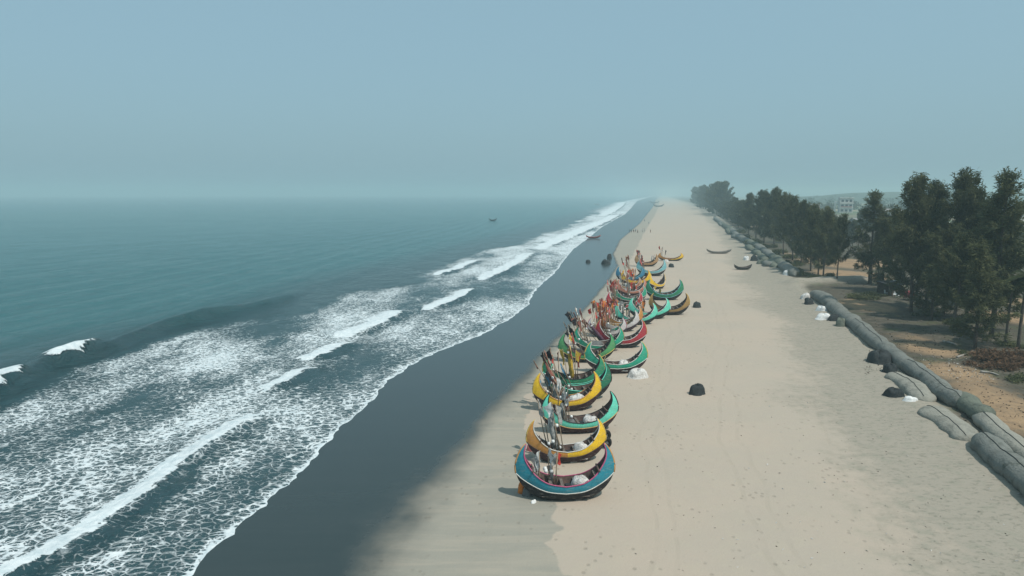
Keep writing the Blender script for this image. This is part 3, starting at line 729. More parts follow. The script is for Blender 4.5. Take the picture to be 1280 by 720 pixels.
# fallen pole and logs
LOGW = rough_mat((0.35, 0.33, 0.30), (0.2, 0.18, 0.15), 3, name='driftwood')
for (u0, v0, u1, v1, r, lb) in [(1152, 371, 1170, 380, .16, 'pale long pole lying bent on the ground right of the red cart'), (1178, 431, 1196, 436, .14, 'dark fallen branch in front of the low casuarina of the big clump'), (1196, 452, 1216, 444, .13, 'grey branch lying at the foot of the young casuarina'), (1225, 470, 1248, 474, .15, 'dead branch lying below the dry brush')]:
    a, b = at(u0, v0), at(u1, v1); c = (a + b) / 2 + Vector((.3, .2, 0)); q = []
    for w in (a, c, b): w.z = float(ground_z(w.x, w.y)) + r * .8; q.append(tuple(w))
    m = MB(); m.tube([tuple(x) for x in catmull(q, 8)], [r * (1.1 - .1 * i) for i in range(8)], 6); tag(m.build('log', LOGW), lb, 'log')

# ------------------------------------------------------------------ sand-filled tubes and bags
def geo_mat(c, stain, name):
    t = NT(name); P = t.pos(); n = t.noise(P, 0.7, 6, .62); n2 = t.noise(P, 6, 4)
    base = t.mix(t.ramp(n, .45, .68), c, tuple(x * .78 for x in c)); base = t.mix(t.math('MULTIPLY', t.ramp(t.noise(P, 1.1, 6, .72), .52, .68), stain), base, (0.075, 0.085, 0.07))
    t.principled(base, .92, .1, t.bump(t.math('ADD', t.math('MULTIPLY', n2, .6), t.noise(t.pos((1, .5, 1)), 2.2, 5, .6, 1.5)), .8, .12)); return t.mat
GEO = geo_mat((0.175, 0.182, 0.165), .8, 'geotextile'); GEO_MOSS = geo_mat((0.14, 0.155, 0.125), 1.0, 'mossy_geotextile'); GEO_SAND = geo_mat((0.27, 0.262, 0.225), .35, 'sanded_geotextile')
SEAM = rough_mat((0.05, 0.055, 0.05), None, 5, name='seam_cord')
def bag(name, px, r, mat, label, cat, group, flat=.8, seed=0, sink=.35, seam=False, n=22):
    rng = np.random.default_rng(seed + 500); pts = [at(u, v) for u, v in px]
    Q = catmull([tuple(p) for p in pts], n); org = Q.mean(0); o = empty(name, (org[0], org[1], 0), 0, label=label, cat=cat, group=group) if seam else None
    off_ = org * np.array([1, 1, 0])
    rad = []
    for i in range(n):
        q = i / (n - 1); e = min(1, (1 - abs(2 * q - 1) ** 9) ** .6 + .04); rad.append(r * e * (0.88 + .26 * float(vnoise(np.array(q * len(px) * 1.6), np.array(seed * 3.3), 4))))
    m = MB(); zs = [r * flat * (1 - sink) * (.4 + .6 * rad[i] / max(rad)) for i in range(n)]
    path = [(Q[i][0] - off_[0], Q[i][1] - off_[1], zs[i]) for i in range(n)]
    m.tube(path, rad, 18, True, flat)
    V = np.array(m.v)   # uneven filling
    d_ = fbm(V[:, 0] * .9 + V[:, 2] * .6, V[:, 1] * .9 + seed, 6, 3) - .5
    c = np.repeat(np.array(path), 18, 0); V = c + (V - c) * (1 + .42 * d_[:, None]); m.v = [tuple(x) for x in V]
    if seam:
        b = m.build('skin', mat, o); s = MB(); g = []
        for i in range(1, n - 1):
            j = i * 18 + 4; g.append(V[j] + np.array([0, 0, .015]))
        s.tube(g, .035, 4); s.build('seam', SEAM, o); return o
    b = m.build(name, mat); b.location = (off_[0], off_[1], 0); return tag(b, label, cat, group)

G = 'sand-filled geotextile tubes along the beach'
bag('sand_tube', [(1222, 556), (1250, 582), (1285, 612), (1330, 655)], 1.05, GEO, 'thick grey sand tube running out of the picture at the lower right corner', 'sand tube', G, .82, 1, .3, True, 34)
bag('sand_tube', [(1220, 521), (1250, 549), (1310, 600)], 0.95, GEO_SAND, 'sand-dusted tube behind the thick tube at the right edge', 'sand tube', G, .7, 2, .3, True)
bag('sand_tube', [(1199, 505), (1216, 518), (1232, 531)], 0.95, GEO_MOSS, 'short tube with a dark mossy end in the middle of the row', 'sand tube', G, .85, 3, .2)
bag('sand_tube', [(1131, 461), (1158, 480), (1180, 500), (1204, 514)], 1.0, GEO, 'long grey tube between the black mossy end and the kinked tube above it', 'sand tube', G, .85, 4, .2, True, 30)
bag('sand_tube', [(1102, 438), (1120, 452), (1136, 466)], 1.0, GEO, 'short kinked grey tube behind the black heaps', 'sand tube', G, .85, 5, .2)
bag('sand_tube', [(1066, 408), (1084, 424), (1106, 443)], 1.1, GEO, 'grey tube above the large black heap', 'sand tube', G, .85, 6, .2, True)
bag('sand_tube', [(1038, 386), (1052, 398), (1070, 413)], 1.2, GEO, 'grey tube beside the white and dark sacks', 'sand tube', G, .85, 7, .2)
bag('sand_tube', [(1012, 374), (1026, 377), (1042, 388)], 1.25, GEO, 'curved grey tube end at the top of the near row', 'sand tube', G, .85, 8, .2)
bag('sand_tube', [(1112, 472), (1136, 484), (1158, 506)], 1.25, GEO_SAND, 'low half-buried tube next to the white cloth and black heap', 'sand tube', G, .5, 9, .5, True)
bag('sand_tube', [(1158, 514), (1186, 532), (1212, 556)], 1.35, GEO_SAND, 'low half-buried tube just left of the thick tube at the corner', 'sand tube', G, .42, 10, .55, True)
# far row, smaller in the picture
fr = [(893, 273), (903, 281), (914, 289), (922, 297), (934, 304), (945, 310), (955, 317), (966, 325), (978, 335), (992, 346)]
for i in range(len(fr) - 1):
    (u0, v0), (u1, v1) = fr[i], fr[i + 1]
    bag('sand_tube', [(u0, v0), ((u0 + u1) / 2, (v0 + v1) / 2 + .5), (u1 + 1, v1 + .8)], 1.5, GEO_MOSS if i % 3 == 1 else GEO, 'tube %s the far row of sand tubes, %s' % (('in the hazy far third of', 'midway along', 'near the close end of')[i // 3], ('pale grey', 'dark with moss', 'grey and lumpy')[i % 3]), 'sand tube', G, .8, 20 + i, .2, False, 14)
for i, (u, v, u1, v1, m_) in enumerate([(899, 279, 903, 283, 0), (909, 288, 913, 293, 1), (916, 297, 924, 299, 0), (934, 309, 940, 314, 1), (942, 315, 949, 320, 1), (950, 321, 957, 328, 1), (963, 329, 969, 336, 1), (957, 331, 962, 334, 0)]):
    bag('sand_bag', [(u, v), ((u + u1) / 2, (v + v1) / 2), (u1, v1)], 1.2, GEO_MOSS if m_ else GEO, 'short sand bag lying on the seaward side of the far tubes, %s' % ('dark and mossy' if m_ else 'pale grey'), 'sand bag', 'loose sand bags by the far tubes' + (' mossy' if m_ else ' pale'), .7, 40 + i, .3, False, 12)

# ------------------------------------------------------------------ heaps and sacks
def heap(name, u, v, w, h, mat, label, cat, group=None, seed=0, depth=.8, z0=None, loc=None, ties=None):
    p = loc if loc is not None else at(u, v)
    if z0 is None: p.z = float(ground_z(p.x, p.y)) - .06
    else: p.z = z0
    m = MB(); n, k = 11, 20; rows = []
    for i in range(n):
        f = i / (n - 1); zz = h * math.sin(f * math.pi / 2) ** .9; rr = max(0.0, 1 - f ** 2.2) ** .6
        row = []
        for j in range(k + 1):
            a = 2 * math.pi * (j % k) / k
            nz = 1 + (.34 if loc is None else 0) * math.exp(-f / .14) * float(vnoise(np.array(math.cos(a) * 3 + 20.0), np.array(math.sin(a) * 3 + seed * 2.0), 8)) + (.8 if loc is None else .5) * (float(fbm(np.array(math.cos(a) * 1.3 + 9), np.array(math.sin(a) * 1.3 + seed * 5.1 + f * 1.2), seed, 4)) - .5)
            row.append((w / 2 * rr * nz * math.cos(a), w / 2 * depth * rr * nz * math.sin(a), zz * (.8 + .4 * float(vnoise(np.array(math.cos(a) * 2 + 5.0), np.array(math.sin(a) * 2 + seed), 3))) - .02))
        rows.append(row)
    m.loft(rows); o = m.build(name, mat); o.location = p; o.rotation_euler = (0, 0, seed * .7); return tag(o, label, cat, group)

BLACKNET = rough_mat((0.022, 0.028, 0.03), (0.045, 0.05, 0.05), 6, .85, 'dark_net', .8, .08); WHITENET = rough_mat((0.66, 0.64, 0.61), (0.42, 0.40, 0.38), 5, .85, 'pale_net', .9, .08)
heap('net_heap', 871, 492, 1.75, 1.05, BLACKNET, 'black tarp-covered heap alone in the middle of the beach', 'heap', seed=1)
heap('net_heap', 871, 384, 1.7, 1.0, BLACKNET, 'dark heap on the sand right of the orange-brown boat', 'heap', seed=2)
heap('net_heap', 839, 334, 1.6, 1.0, BLACKNET, 'small dark heap near the far end of the boats, below the last yellow one', 'heap', seed=3)
heap('net_heap', 833, 327, 1.3, .7, WHITENET, 'pale heap beside the small dark heap at the far boats', 'heap', seed=4)
heap('net_heap', 797, 471, 2.1, .95, WHITENET, 'white bundled net lying on the sand under the emerald boat', 'heap', seed=5)
heap('net_heap', 1098, 455, 3.0, 1.35, BLACKNET, 'large black heap of net against the sand tubes', 'heap', seed=6)
heap('net_heap', 1112, 468, 1.7, 1.1, BLACKNET, 'ragged black heap between the large black heap and the half-buried tube', 'heap', seed=7)
heap('net_heap', 1117, 497, 1.65, .85, BLACKNET, 'black bundle on the sand left of the white cloth', 'heap', seed=8)
heap('white_cloth', 1137, 504, 1.3, .4, WHITE, 'crumpled white cloth on the sand beside the black bundle', 'cloth', seed=9)
heap('sack', 1007, 375, 1.9, 1.0, WHITENET, 'white sack at the head of the near row of tubes', 'sack', seed=10)
heap('sack', 1011, 381, 2.0, 1.1, BLACKNET, 'dark sack beside the white one at the head of the near row of tubes', 'sack', seed=11)
heap('sack', 1027, 390, 1.8, .8, WHITE, 'white sack against the tubes, upper of two', 'sack', seed=12)
heap('sack', 1030, 400, 2.1, .9, WHITE, 'white sack against the tubes, lower of two, touching the dark bundle', 'sack', seed=13)
heap('net_heap', 1043, 402, 2.2, .9, BLACKNET, 'dark long bundle right of the lower white sack', 'heap', seed=14)
heap('net_heap', 1051, 409, 1.9, 1.2, GEO_MOSS, 'dark mossy bundle at the foot of the tubes, right of the long dark bundle', 'heap', seed=15)
heap('sack', 933, 325, 1.9, 1.2, WHITE, 'small white sack left of the dark bundles by the far tubes', 'sack', seed=16)
heap('net_heap', 942, 326, 2.2, 1.6, BLACKNET, 'black bundle by the far tubes, left of its mossy neighbour', 'heap', seed=17)
heap('net_heap', 951, 330, 2.3, 1.2, GEO_MOSS, 'mossy dark bundle by the far tubes beside the black one', 'heap', seed=18)
heap('sack', 973, 335, 1.6, 1.4, GEO_MOSS, 'greenish sack standing at the near end of the far tubes', 'sack', seed=19)
heap('sack', 983, 345, 1.9, 1.2, WHITE, 'white sack at the near end of the far tubes', 'sack', seed=20)
heap('net_heap', 735, 328, 1.6, .8, BLACKNET, 'small dark heap on the wet sand, nearest the surf of three', 'heap', seed=21)
heap('net_heap', 757, 330, 2.2, 1.3, BLACKNET, 'dark heap on the wet sand, nearest the boats of three', 'heap', seed=22)
heap('net_heap', 762, 323, 1.6, 1.4, BLACKNET, 'dark upright heap on the wet sand, farthest of three', 'heap', seed=23)

# ------------------------------------------------------------------ moon boats
HL = 3.45
NS = 25
Gh = catmull([(0, 1.30, 1.05), (.33, 1.48, .98), (.56, 1.92, .78), (.70, 2.45, .52), (.80, 3.02, .30), (.822, 3.52, .15), (.785, 4.12, .03)], NS)
Ph = catmull([(0, .78, .98), (.30, .86, .91), (.50, 1.04, .77), (.72, 1.38, .50), (.88, 1.70, .24), (.985, 2.0, .04)], NS)
Sh = catmull([(.985, 2.0, .04), (1.0, 2.4, .035), (.985, 2.85, .035), (.935, 3.40, .03), (.865, 3.86, .025), (.785, 4.19, .015)], 13)
Kh = catmull([(0, 0, 0), (.3, .03, 0), (.55, .22, 0), (.78, .78, 0), (.92, 1.4, 0), (.985, 1.98, 0)], NS)
Eh = catmull([tuple(p) for p in np.vstack([Ph[:-1], Sh])], NS)
def full(A): # half curve -> whole, -x .. +x
    B = A.copy(); B[:, 0] *= -1; return np.vstack([B[::-1], A[1:]]) if abs(A[0, 0]) < 1e-6 else A
def pt(c, s, dy=0.0, dz=0.0): return (c[0] * HL, s * max(c[2] + dy, 0.0), c[1] + dz)
GF, PF, KF, EF = full(Gh), full(Ph), full(Kh), full(Eh)
BM = {}
for s, nm in ((-1, 'n'), (1, 'f')):
    m = MB()
    for i in range(len(GF) - 1):
        m.cur = 0 if GF[i, 0] + GF[i + 1, 0] > 0 else 1
        q = []
        for c in (i, i + 1):
            q.append([tuple(np.array(pt(EF[c], s)) * (1 - f) + np.array(pt(GF[c], s)) * f + np.array([0, s * .05 * math.sin(math.pi * f), 0])) for f in (0, .33, .66, 1)])
        m.loft(q, s > 0)
    BM['board' + nm] = m.mesh('side_board')
    m = MB(); m.tube([pt(c, s, 0, .02) for c in GF], .05, 5); BM['rail' + nm] = m.mesh('gunwale')
    m = MB(); m.tube([pt(c, s, .02) for c in PF], .038, 5); BM['strake' + nm] = m.mesh('rubbing_strake')
m = MB()
for s in (-1, 1):
    rows = []
    for a, b in zip(KF, PF):
        rows.append([(HL * (a[0] + (b[0] - a[0]) * f), s * b[2] * f ** .55, a[1] + (b[1] - a[1]) * f ** 1.9) for f in (0, .12, .3, .5, .75, 1)])
    m.loft(rows, s < 0)
BM['hull'] = m.mesh('hull')
m = MB()
for s in (-1, 1):
    rows = []
    for a, b, e, g in zip(KF, PF, EF, GF):
        low = [(HL * .97 * (a[0] + (b[0] - a[0]) * f), s * max(b[2] * f ** .55 - .05, 0), a[1] + .07 + (b[1] - a[1]) * f ** 1.9) for f in (0, .3, .6, 1)]
        rows.append(low + [(HL * (e[0] * .35 + g[0] * .65) * .985, s * max(.35 * e[2] + .65 * g[2] - .06, 0), .35 * e[1] + .65 * g[1]), (HL * g[0] * .995, s * max(g[2] - .035, 0), g[1])])
    m.loft(rows, s > 0)
BM['lining'] = m.mesh('lining')
for s, nm in ((-1, 'l'), (1, 'r')):
    m = MB(); m.tube([(s * c[0] * HL, 0, c[1]) for c in Sh], [.075] * 6 + [.07] * 4 + [.06, .05, .03], 6); BM['stem' + nm] = m.mesh('stem_post')
def beam_at(x): return float(np.interp(x, Gh[:, 0], Gh[:, 2])), float(np.interp(x, Gh[:, 0], Gh[:, 1]))
m = MB()
for j in range(-4, 5):
    y = j * .17; xr = HL * (.58 - .025 * abs(j)); m.box((0, y, .50), (2 * xr, .15, .04))
BM['floor'] = m.mesh('floorboards', False)
THW = []
for x in (-.56, -.30, -.06, .2, .42, .6):
    b, z = beam_at(abs(x)); m = MB(); m.box((x * HL, 0, z - .16), (.20, 2 * b - .1, .06)); THW.append(m.mesh('thwart', False))
CRS = []
for x in (-.66, .66):
    b, z = beam_at(abs(x)); m = MB(); m.tube([(x * HL, -b - .16, z + .05), (x * HL, b + .16, z + .05)], .07, 6); CRS.append(m.mesh('crossbeam'))
m = MB(); m.box((.30, .15, .72), (.9, .62, .5)); m.tube([(.75, .15, .8), (1.25, .15, .62)], .06, 6); m.box((.3, .15, 1.0), (.5, .4, .1)); BM['engine'] = m.mesh('engine', False)

WOODIN = rough_mat((0.13, 0.085, 0.07), (0.07, 0.05, 0.045), 3, name='dark_plank'); DECK = rough_mat((0.17, 0.14, 0.12), (0.09, 0.08, 0.07), 4, name='deck_plank'); ENG = rough_mat((0.03, 0.035, 0.04), None, 4, .6, 'engine_iron')
TEAL, YEL, ORG, MINT, DGRN, GRN, LGRN, EMR, REDP, CREAM, BLUE, CYAN, SALM, TAN, BRN, WHT = ((0.02, 0.235, 0.31), (0.86, 0.53, 0.015), (0.60, 0.27, 0.06), (0.15, 0.70, 0.52), (0.015, 0.17, 0.095), (0.025, 0.26, 0.13), (0.10, 0.36, 0.14), (0.018, 0.37, 0.23),
    (0.45, 0.03, 0.05), (0.68, 0.62, 0.59), (0.03, 0.20, 0.34), (0.20, 0.48, 0.52), (0.55, 0.22, 0.15), (0.45, 0.27, 0.13), (0.40, 0.24, 0.08), (0.64, 0.60, 0.60))
BLACK, MAROON, PURP = (0.008, 0.009, 0.012), (0.038, 0.011, 0.015), (0.05, 0.02, 0.035)
PINKL, WHL, ORL, YLL = (0.45, 0.08, 0.18), (0.62, 0.60, 0.55), (0.60, 0.30, 0.10), (0.65, 0.45, 0.10)

def moon_boat(ul, ur, v, panel, hull, rail, strake, stem, label, yaw=0.0, tip=0.89, inner=None, left=None, beam=1.05, roll=0.0):
    yaw += 5 * math.sin(ur * 2.3); roll += 4 * math.sin(ul * 3.1)
    tip *= 1 + .06 * math.sin(ul * 1.7); p = at((ul + ur) / 2, v); k = px_per_m(p); L = (ur - ul) / k / max(.35, math.cos(R(yaw)))
    s = L / (2 * HL); p.y += .30 * s; p.z = float(ground_z(p.x, p.y)) - .12
    o = empty('moon_boat', p, R(yaw), (s, s * beam * .98, s * tip), label, 'boat', 'crescent-shaped fishing boats on the beach')
    o.rotation_euler = (R(roll), 0, R(yaw))
    mp, ml, mh, mr, ms, mt = paint(panel), paint(left or panel), paint(hull, .5, .6), paint(rail, .2), paint(strake, .2), paint(stem, .2)
    mi = paint(inner) if inner else WOODIN
    link_mesh('hull', BM['hull'], o, [mh])
    for a in 'nf':
        link_mesh('side_board', BM['board' + a], o, [mp, ml]); link_mesh('gunwale', BM['rail' + a], o, [mr]); link_mesh('rubbing_strake', BM['strake' + a], o, [ms])
    for a in 'lr': link_mesh('stem_post', BM['stem' + a], o, [mt])
    link_mesh('lining', BM['lining'], o, [mi]); link_mesh('floorboards', BM['floor'], o, [DECK]); link_mesh('engine', BM['engine'], o, [ENG])
    for t_ in THW: link_mesh('thwart', t_, o, [DECK])
    for t_ in CRS: link_mesh('crossbeam', t_, o, [WOODIN])
    o['_s'] = s; bpy.context.view_layer.update(); return o

def world(o, x, y, z):
    s = o.scale; M = Euler(o.rotation_euler).to_matrix(); return Vector(o.location) + M @ Vector((x * s[0], y * s[1], z * s[2]))

CLOTH = {k: rough_mat(c, None, 4, .9, 'flag_cloth') for k, c in dict(red=(0.55, 0.06, 0.045), pink=(0.62, 0.19, 0.18), black=(0.02, 0.02, 0.025), yellow=(0.60, 0.40, 0.06), white=(0.72, 0.72, 0.70), green=(0.03, 0.12, 0.08),
    orange=(0.68, 0.21, 0.04), grey=(0.35, 0.35, 0.33), brown=(0.26, 0.10, 0.075), purple=(0.12, 0.06, 0.09), blue=(.1, .25, .38)).items()}
BAMBOO = rough_mat((0.34, 0.26, 0.18), (0.2, 0.15, 0.11), 4, name='bamboo'); FLOAT = rough_mat((0.78, 0.78, 0.76), None, 3, .6, 'foam_float')

def pole_bundle(b, x0, y0, lean, length, n, colors, label, spread=.34, wrap=None, floats=4, seed=0):
    """A tied bundle of net-marker poles with flags and floats that stands in a boat; lean in degrees (x, y)."""
    rng = random.Random(seed * 31 + 7); p = world(b, x0, y0, .48)
    o = empty('pole_bundle', p, 0, label=label, cat='pole bundle', group='bundles of flag poles standing in the boats')
    for i in range(n):
        lx, ly = R(lean[0] + rng.gauss(0, 4.5)), R(lean[1] + rng.gauss(0, 4.5)); L = length * rng.uniform(.7, 1.05)
        a = Vector((rng.gauss(0, spread), rng.gauss(0, spread), 0)); d = Vector((math.tan(lx), math.tan(ly), 1)).normalized(); e = a + d * L
        m = MB(); mid = a + d * L * .5 + Vector((rng.gauss(0, .08), rng.gauss(0, .08), 0)); m.tube([a, mid, e], [.045, .04, .025], 5); m.build('pole', BAMBOO, o)
        c = colors[i % len(colors)]; f = MB(); fl = rng.uniform(.6, 1.6); w = rng.uniform(.25, .6); az = rng.uniform(0, 6.28); h = Vector((math.cos(az), math.sin(az), -.45)); rows = []
        for q in range(5):
            r_ = []
            for g in range(4): r_.append(tuple(e - d * (fl * q / 4) + h * w * (g / 3) * (1 - .12 * q) + Vector((.07 * math.sin(q * 1.7 + g * 2 + i), .07 * math.cos(q * 1.3 + g * 1.6), -.05 * g))))
            rows.append(r_)
        f.loft(rows); f.build('flag', CLOTH[c], o)
    for i in range(floats):
        d = Vector((math.tan(R(lean[0])), math.tan(R(lean[1])), 1)).normalized(); c = d * length * rng.uniform(.15, .75) + Vector((rng.gauss(0, .35), rng.gauss(-.1, .25), 0)); m = MB()
        m.tube([c + Vector((0, 0, z)) for z in (-.14, -.1, 0, .1, .14)], [.02, .11, .14, .11, .02], 7); m.build('float', FLOAT, o)
    if wrap:
        d = Vector((math.tan(R(lean[0])), math.tan(R(lean[1])), 1)).normalized(); m = MB()
        m.tube([d * length * q + Vector((.05 * math.sin(q * 9), .05 * math.cos(q * 7), 0)) for q in np.linspace(.08, .8, 9)], [.10, .2, .25, .22, .26, .2, .22, .15, .06], 8); m.build('sail_wrap', CLOTH[wrap], o)
    return o

def net_in(b, x, y, w, h, mat, label, seed=0):
    s = b['_s']; q = world(b, x, y, .5); return heap('net_heap', 0, 0, w * s * (1.25 if mat is WHITENET else .95), h * s * (1.5 if mat is WHITENET else .85), mat, label, 'heap', 'net heaps inside the boats', seed, .8, q.z, q)

GREYNET = rough_mat((0.16, 0.165, 0.16), (0.09, 0.09, 0.09), 7, .9, 'grey_net', .9, .08)
B = []
def add(*a, **k): b = moon_boat(*a, **k); B.append(b); return b
b1 = add(644, 769, 624, TEAL, BLACK, PINKL, WHL, ORL, 'teal-blue crescent boat with black hull, closest of all the boats', yaw=1.5)
b2 = add(658, 758, 577, YEL, MAROON, WHL, MAROON, YLL, 'crescent boat half orange, half bright yellow, lying just behind the teal-blue one', yaw=2, left=ORG)
b3 = add(676, 774, 540, MINT, MAROON, BLACK, ORL, BLACK, 'mint green boat with maroon hull behind the orange-and-yellow one', yaw=4)
b4 = add(666, 752, 513, YEL, MAROON, ORL, MAROON, YLL, 'all-yellow crescent boat in front of the dark green ones', yaw=2)
b5 = add(681, 765, 500, DGRN, BLACK, MINT, BLACK, MAROON, 'dark green boat with mint rails, mostly hidden by the all-yellow boat', yaw=5)
b6 = add(678, 756, 484, GRN, BLACK, BLACK, MINT, YLL, 'green boat with yellow stem posts and dark rails, behind the dark green boat', yaw=5)
b8 = add(731, 810, 466, EMR, MAROON, WHL, WHL, YLL, 'emerald boat with yellow stem posts and maroon hull above the white bundled net', yaw=1)
b7 = add(698, 769, 452, LGRN, BLACK, BLACK, YLL, GRN, 'light green boat with a yellow line, behind the green boat with yellow stems', yaw=2)
b9 = add(716, 780, 439, EMR, BLACK, WHL, WHL, BRN, 'dark-poled green boat with white stripes, between the light green and the red one', yaw=3)
b10 = add(744, 808, 434, REDP, BLACK, CREAM, CREAM, ORL, 'red boat with cream edges standing behind the emerald one', yaw=2)
b11 = add(734, 783, 421, WHT, PURP, WHL, PURP, PINKL, 'cream boat with purple hull and teal inside, loaded with orange flags', yaw=3, inner=EMR)
b12 = add(746, 799, 414.5, WHT, PURP, WHL, PURP, CREAM, 'white boat with purple hull in front of the orange one', yaw=2, inner=BRN)
b27 = add(754, 804, 409.5, ORG, MAROON, CREAM, ORL, ORL, 'orange boat mostly hidden between the white and the mint boats', yaw=2)
b13 = add(768, 822, 405.5, MINT, BLACK, CREAM, BLACK, MINT, 'mint boat with pale rails, lower of two mint neighbours beside the orange boat', yaw=4)
b14 = add(786, 838, 398.5, MINT, BLACK, CREAM, BLACK, MINT, 'mint boat with pale rails, upper of two mint neighbours, before the brown one', yaw=4)
b15 = add(811, 862, 393.5, BRN, BLACK, BLACK, MAROON, YLL, 'orange-brown boat holding white sacks at the right of the row', yaw=2)
b17 = add(757, 804, 387, REDP, BLACK, CREAM, CREAM, CREAM, 'dark red boat with cream edges among the pink flags', yaw=4)
b18 = add(767, 808, 378, EMR, BLACK, CREAM, CREAM, CREAM, 'green boat with cream stem posts behind the dark red one', yaw=3)
b16 = add(807, 854, 375, GRN, BLACK, CYAN, CYAN, GRN, 'dark green boat with pale blue rails behind the orange-brown one', yaw=3)
b26 = add(770, 809, 370, SALM, MAROON, CREAM, MAROON, SALM, 'salmon pink boat squeezed between the green and the far yellow boats', yaw=2)
b19 = add(768, 802, 363, TAN, BLACK, CREAM, CREAM, CREAM, 'tan boat with cream stem posts below the blue one', yaw=2)
b22 = add(810, 835, 361, YEL, BLACK, CREAM, CREAM, YLL, 'far yellow boat turned end-on behind the dark green one', yaw=48)
b21 = add(776, 814, 357, YEL, MAROON, ORL, ORL, YLL, 'far yellow boat with orange rails left of the end-on yellow one', yaw=3)
b20 = add(770, 806, 353, BLUE, BLACK, CYAN, BLACK, BLUE, 'blue boat at the left of the far boats by the wet sand', yaw=2)
b23 = add(796, 833, 345, CYAN, BLACK, WHL, WHL, CYAN, 'pale turquoise boat among the far boats', yaw=3)
b24 = add(793, 823, 333, TAN, BLACK, ORL, ORL, TAN, 'tan boat with orange rails next to last in the row', yaw=2)
b25 = add(823, 854, 326, YEL, BLACK, ORL, BLACK, ORL, 'yellow boat alone at the far right end of the row', yaw=-3, tip=.58, left=ORG)

for (b, x, y, lean, L, n, cs, wrap, nm) in [
        (b1, -.9, .1, (-2, 0), 3.0, 6, ['white', 'grey', 'white', 'red'], None, 'the teal-blue boat'),
        (b2, -.8, .1, (-8, 5), 4.2, 7, ['grey', 'white', 'grey'], 'grey', 'the orange-and-yellow boat'),
        (b3, -1.5, .1, (1, 6), 4.0, 7, ['white', 'grey', 'brown'], 'grey', 'the mint boat with maroon hull'),
        (b4, .0, .1, (-27, 8), 5.6, 6, ['brown', 'red', 'black'], 'brown', 'the all-yellow boat'),
        (b5, -.8, .2, (-30, 0), 3.4, 5, ['green', 'green', 'blue'], 'green', 'the dark green boat with mint rails'),
        (b6, -.1, .1, (-5, 2), 5.0, 6, ['yellow', 'red', 'yellow', 'white'], 'yellow', 'the green boat with yellow stem posts'),
        (b7, -.9, .0, (-16, 3), 4.8, 6, ['black', 'black', 'red', 'yellow'], None, 'the light green boat'),
        (b8, -2.0, .0, (4, 0), 2.2, 4, ['brown', 'yellow'], None, 'the emerald boat'),
        (b9, -1.5, .1, (-20, 8), 5.2, 15, ['black', 'brown', 'black', 'pink', 'white'], None, 'the green boat with white stripes'),
        (b11, -1.2, .1, (-3, 8), 4.8, 20, ['orange', 'red', 'orange', 'pink', 'brown'], None, 'the cream boat'),
        (b12, -1.5, .1, (-6, 4), 4.6, 16, ['red', 'orange', 'brown', 'pink'], None, 'the white boat with purple hull'),
        (b13, -1.8, .0, (4, 4), 3.0, 10, ['green', 'grey', 'white'], None, 'the lower mint boat with pale rails'),
        (b17, -1.6, .1, (-3, 8), 5.0, 22, ['pink', 'red', 'pink', 'pink', 'brown'], None, 'the dark red boat'),
        (b18, -.3, .1, (-3, 5), 3.6, 8, ['grey', 'grey', 'white', 'brown'], None, 'the green boat with cream stem posts'),
        (b20, .2, .1, (-14, 6), 6.0, 12, ['orange', 'brown', 'black', 'red'], None, 'the blue boat'),
        (b23, -2.0, .1, (-6, 6), 5.0, 14, ['red', 'pink', 'black', 'grey'], None, 'the pale turquoise boat'),
        (b24, -2.0, .1, (-4, 6), 4.6, 14, ['black', 'black', 'red', 'pink'], None, 'the tan boat with orange rails'),
        (b25, -2.0, .2, (-2, 0), 4.4, 4, ['red', 'black', 'black'], None, 'the farthest yellow boat'),
        (b21, -.5, .0, (-6, 4), 3.4, 11, ['orange', 'red', 'pink'], None, 'the far yellow boat with orange rails'),
        (b26, .4, .0, (0, 4), 2.6, 9, ['pink', 'red', 'brown'], None, 'the salmon pink boat'),
        (b10, -1.6, .1, (-8, 6), 4.4, 10, ['red', 'brown', 'pink', 'orange'], None, 'the red boat with cream edges'),
        (b27, -1.2, .1, (-6, 6), 4.2, 9, ['orange', 'pink', 'red'], None, 'the orange boat'),
        (b14, -1.6, .1, (-4, 4), 3.6, 8, ['brown', 'green', 'orange'], None, 'the upper mint boat with pale rails'),
        (b19, -.6, .1, (-8, 6), 4.2, 9, ['pink', 'white', 'brown'], None, 'the tan boat with cream stem posts'),
        (b16, -1.4, .1, (4, 6), 2.6, 5, ['yellow', 'green'], None, 'the dark green boat with pale blue rails'),
        (b6, -1.9, .1, (-12, 4), 3.8, 6, ['red', 'brown', 'black'], None, 'the left half of the green yellow-stemmed boat'),
        (b4, -1.4, .1, (-6, 4), 3.2, 6, ['grey', 'blue', 'white'], None, 'the left half of the all-yellow boat'),
        (b24, 2.0, .1, (8, 4), 3.0, 5, ['white', 'pink', 'white'], None, 'the right end of the tan boat with orange rails')]:
    pole_bundle(b, x, y, lean, L, n, cs, 'pole bundle with %s cloth in %s'.replace('  ', ' ') % (cs[0], nm), wrap=wrap, seed=len(nm) + n)
# leaning purple sail bundle
pole_bundle(b10, -1.9, -.6, (-38, 6), 4.6, 4, ['purple', 'brown'], 'thick purple sail bundle leaning over the light green boat', wrap='purple', floats=2, seed=77)

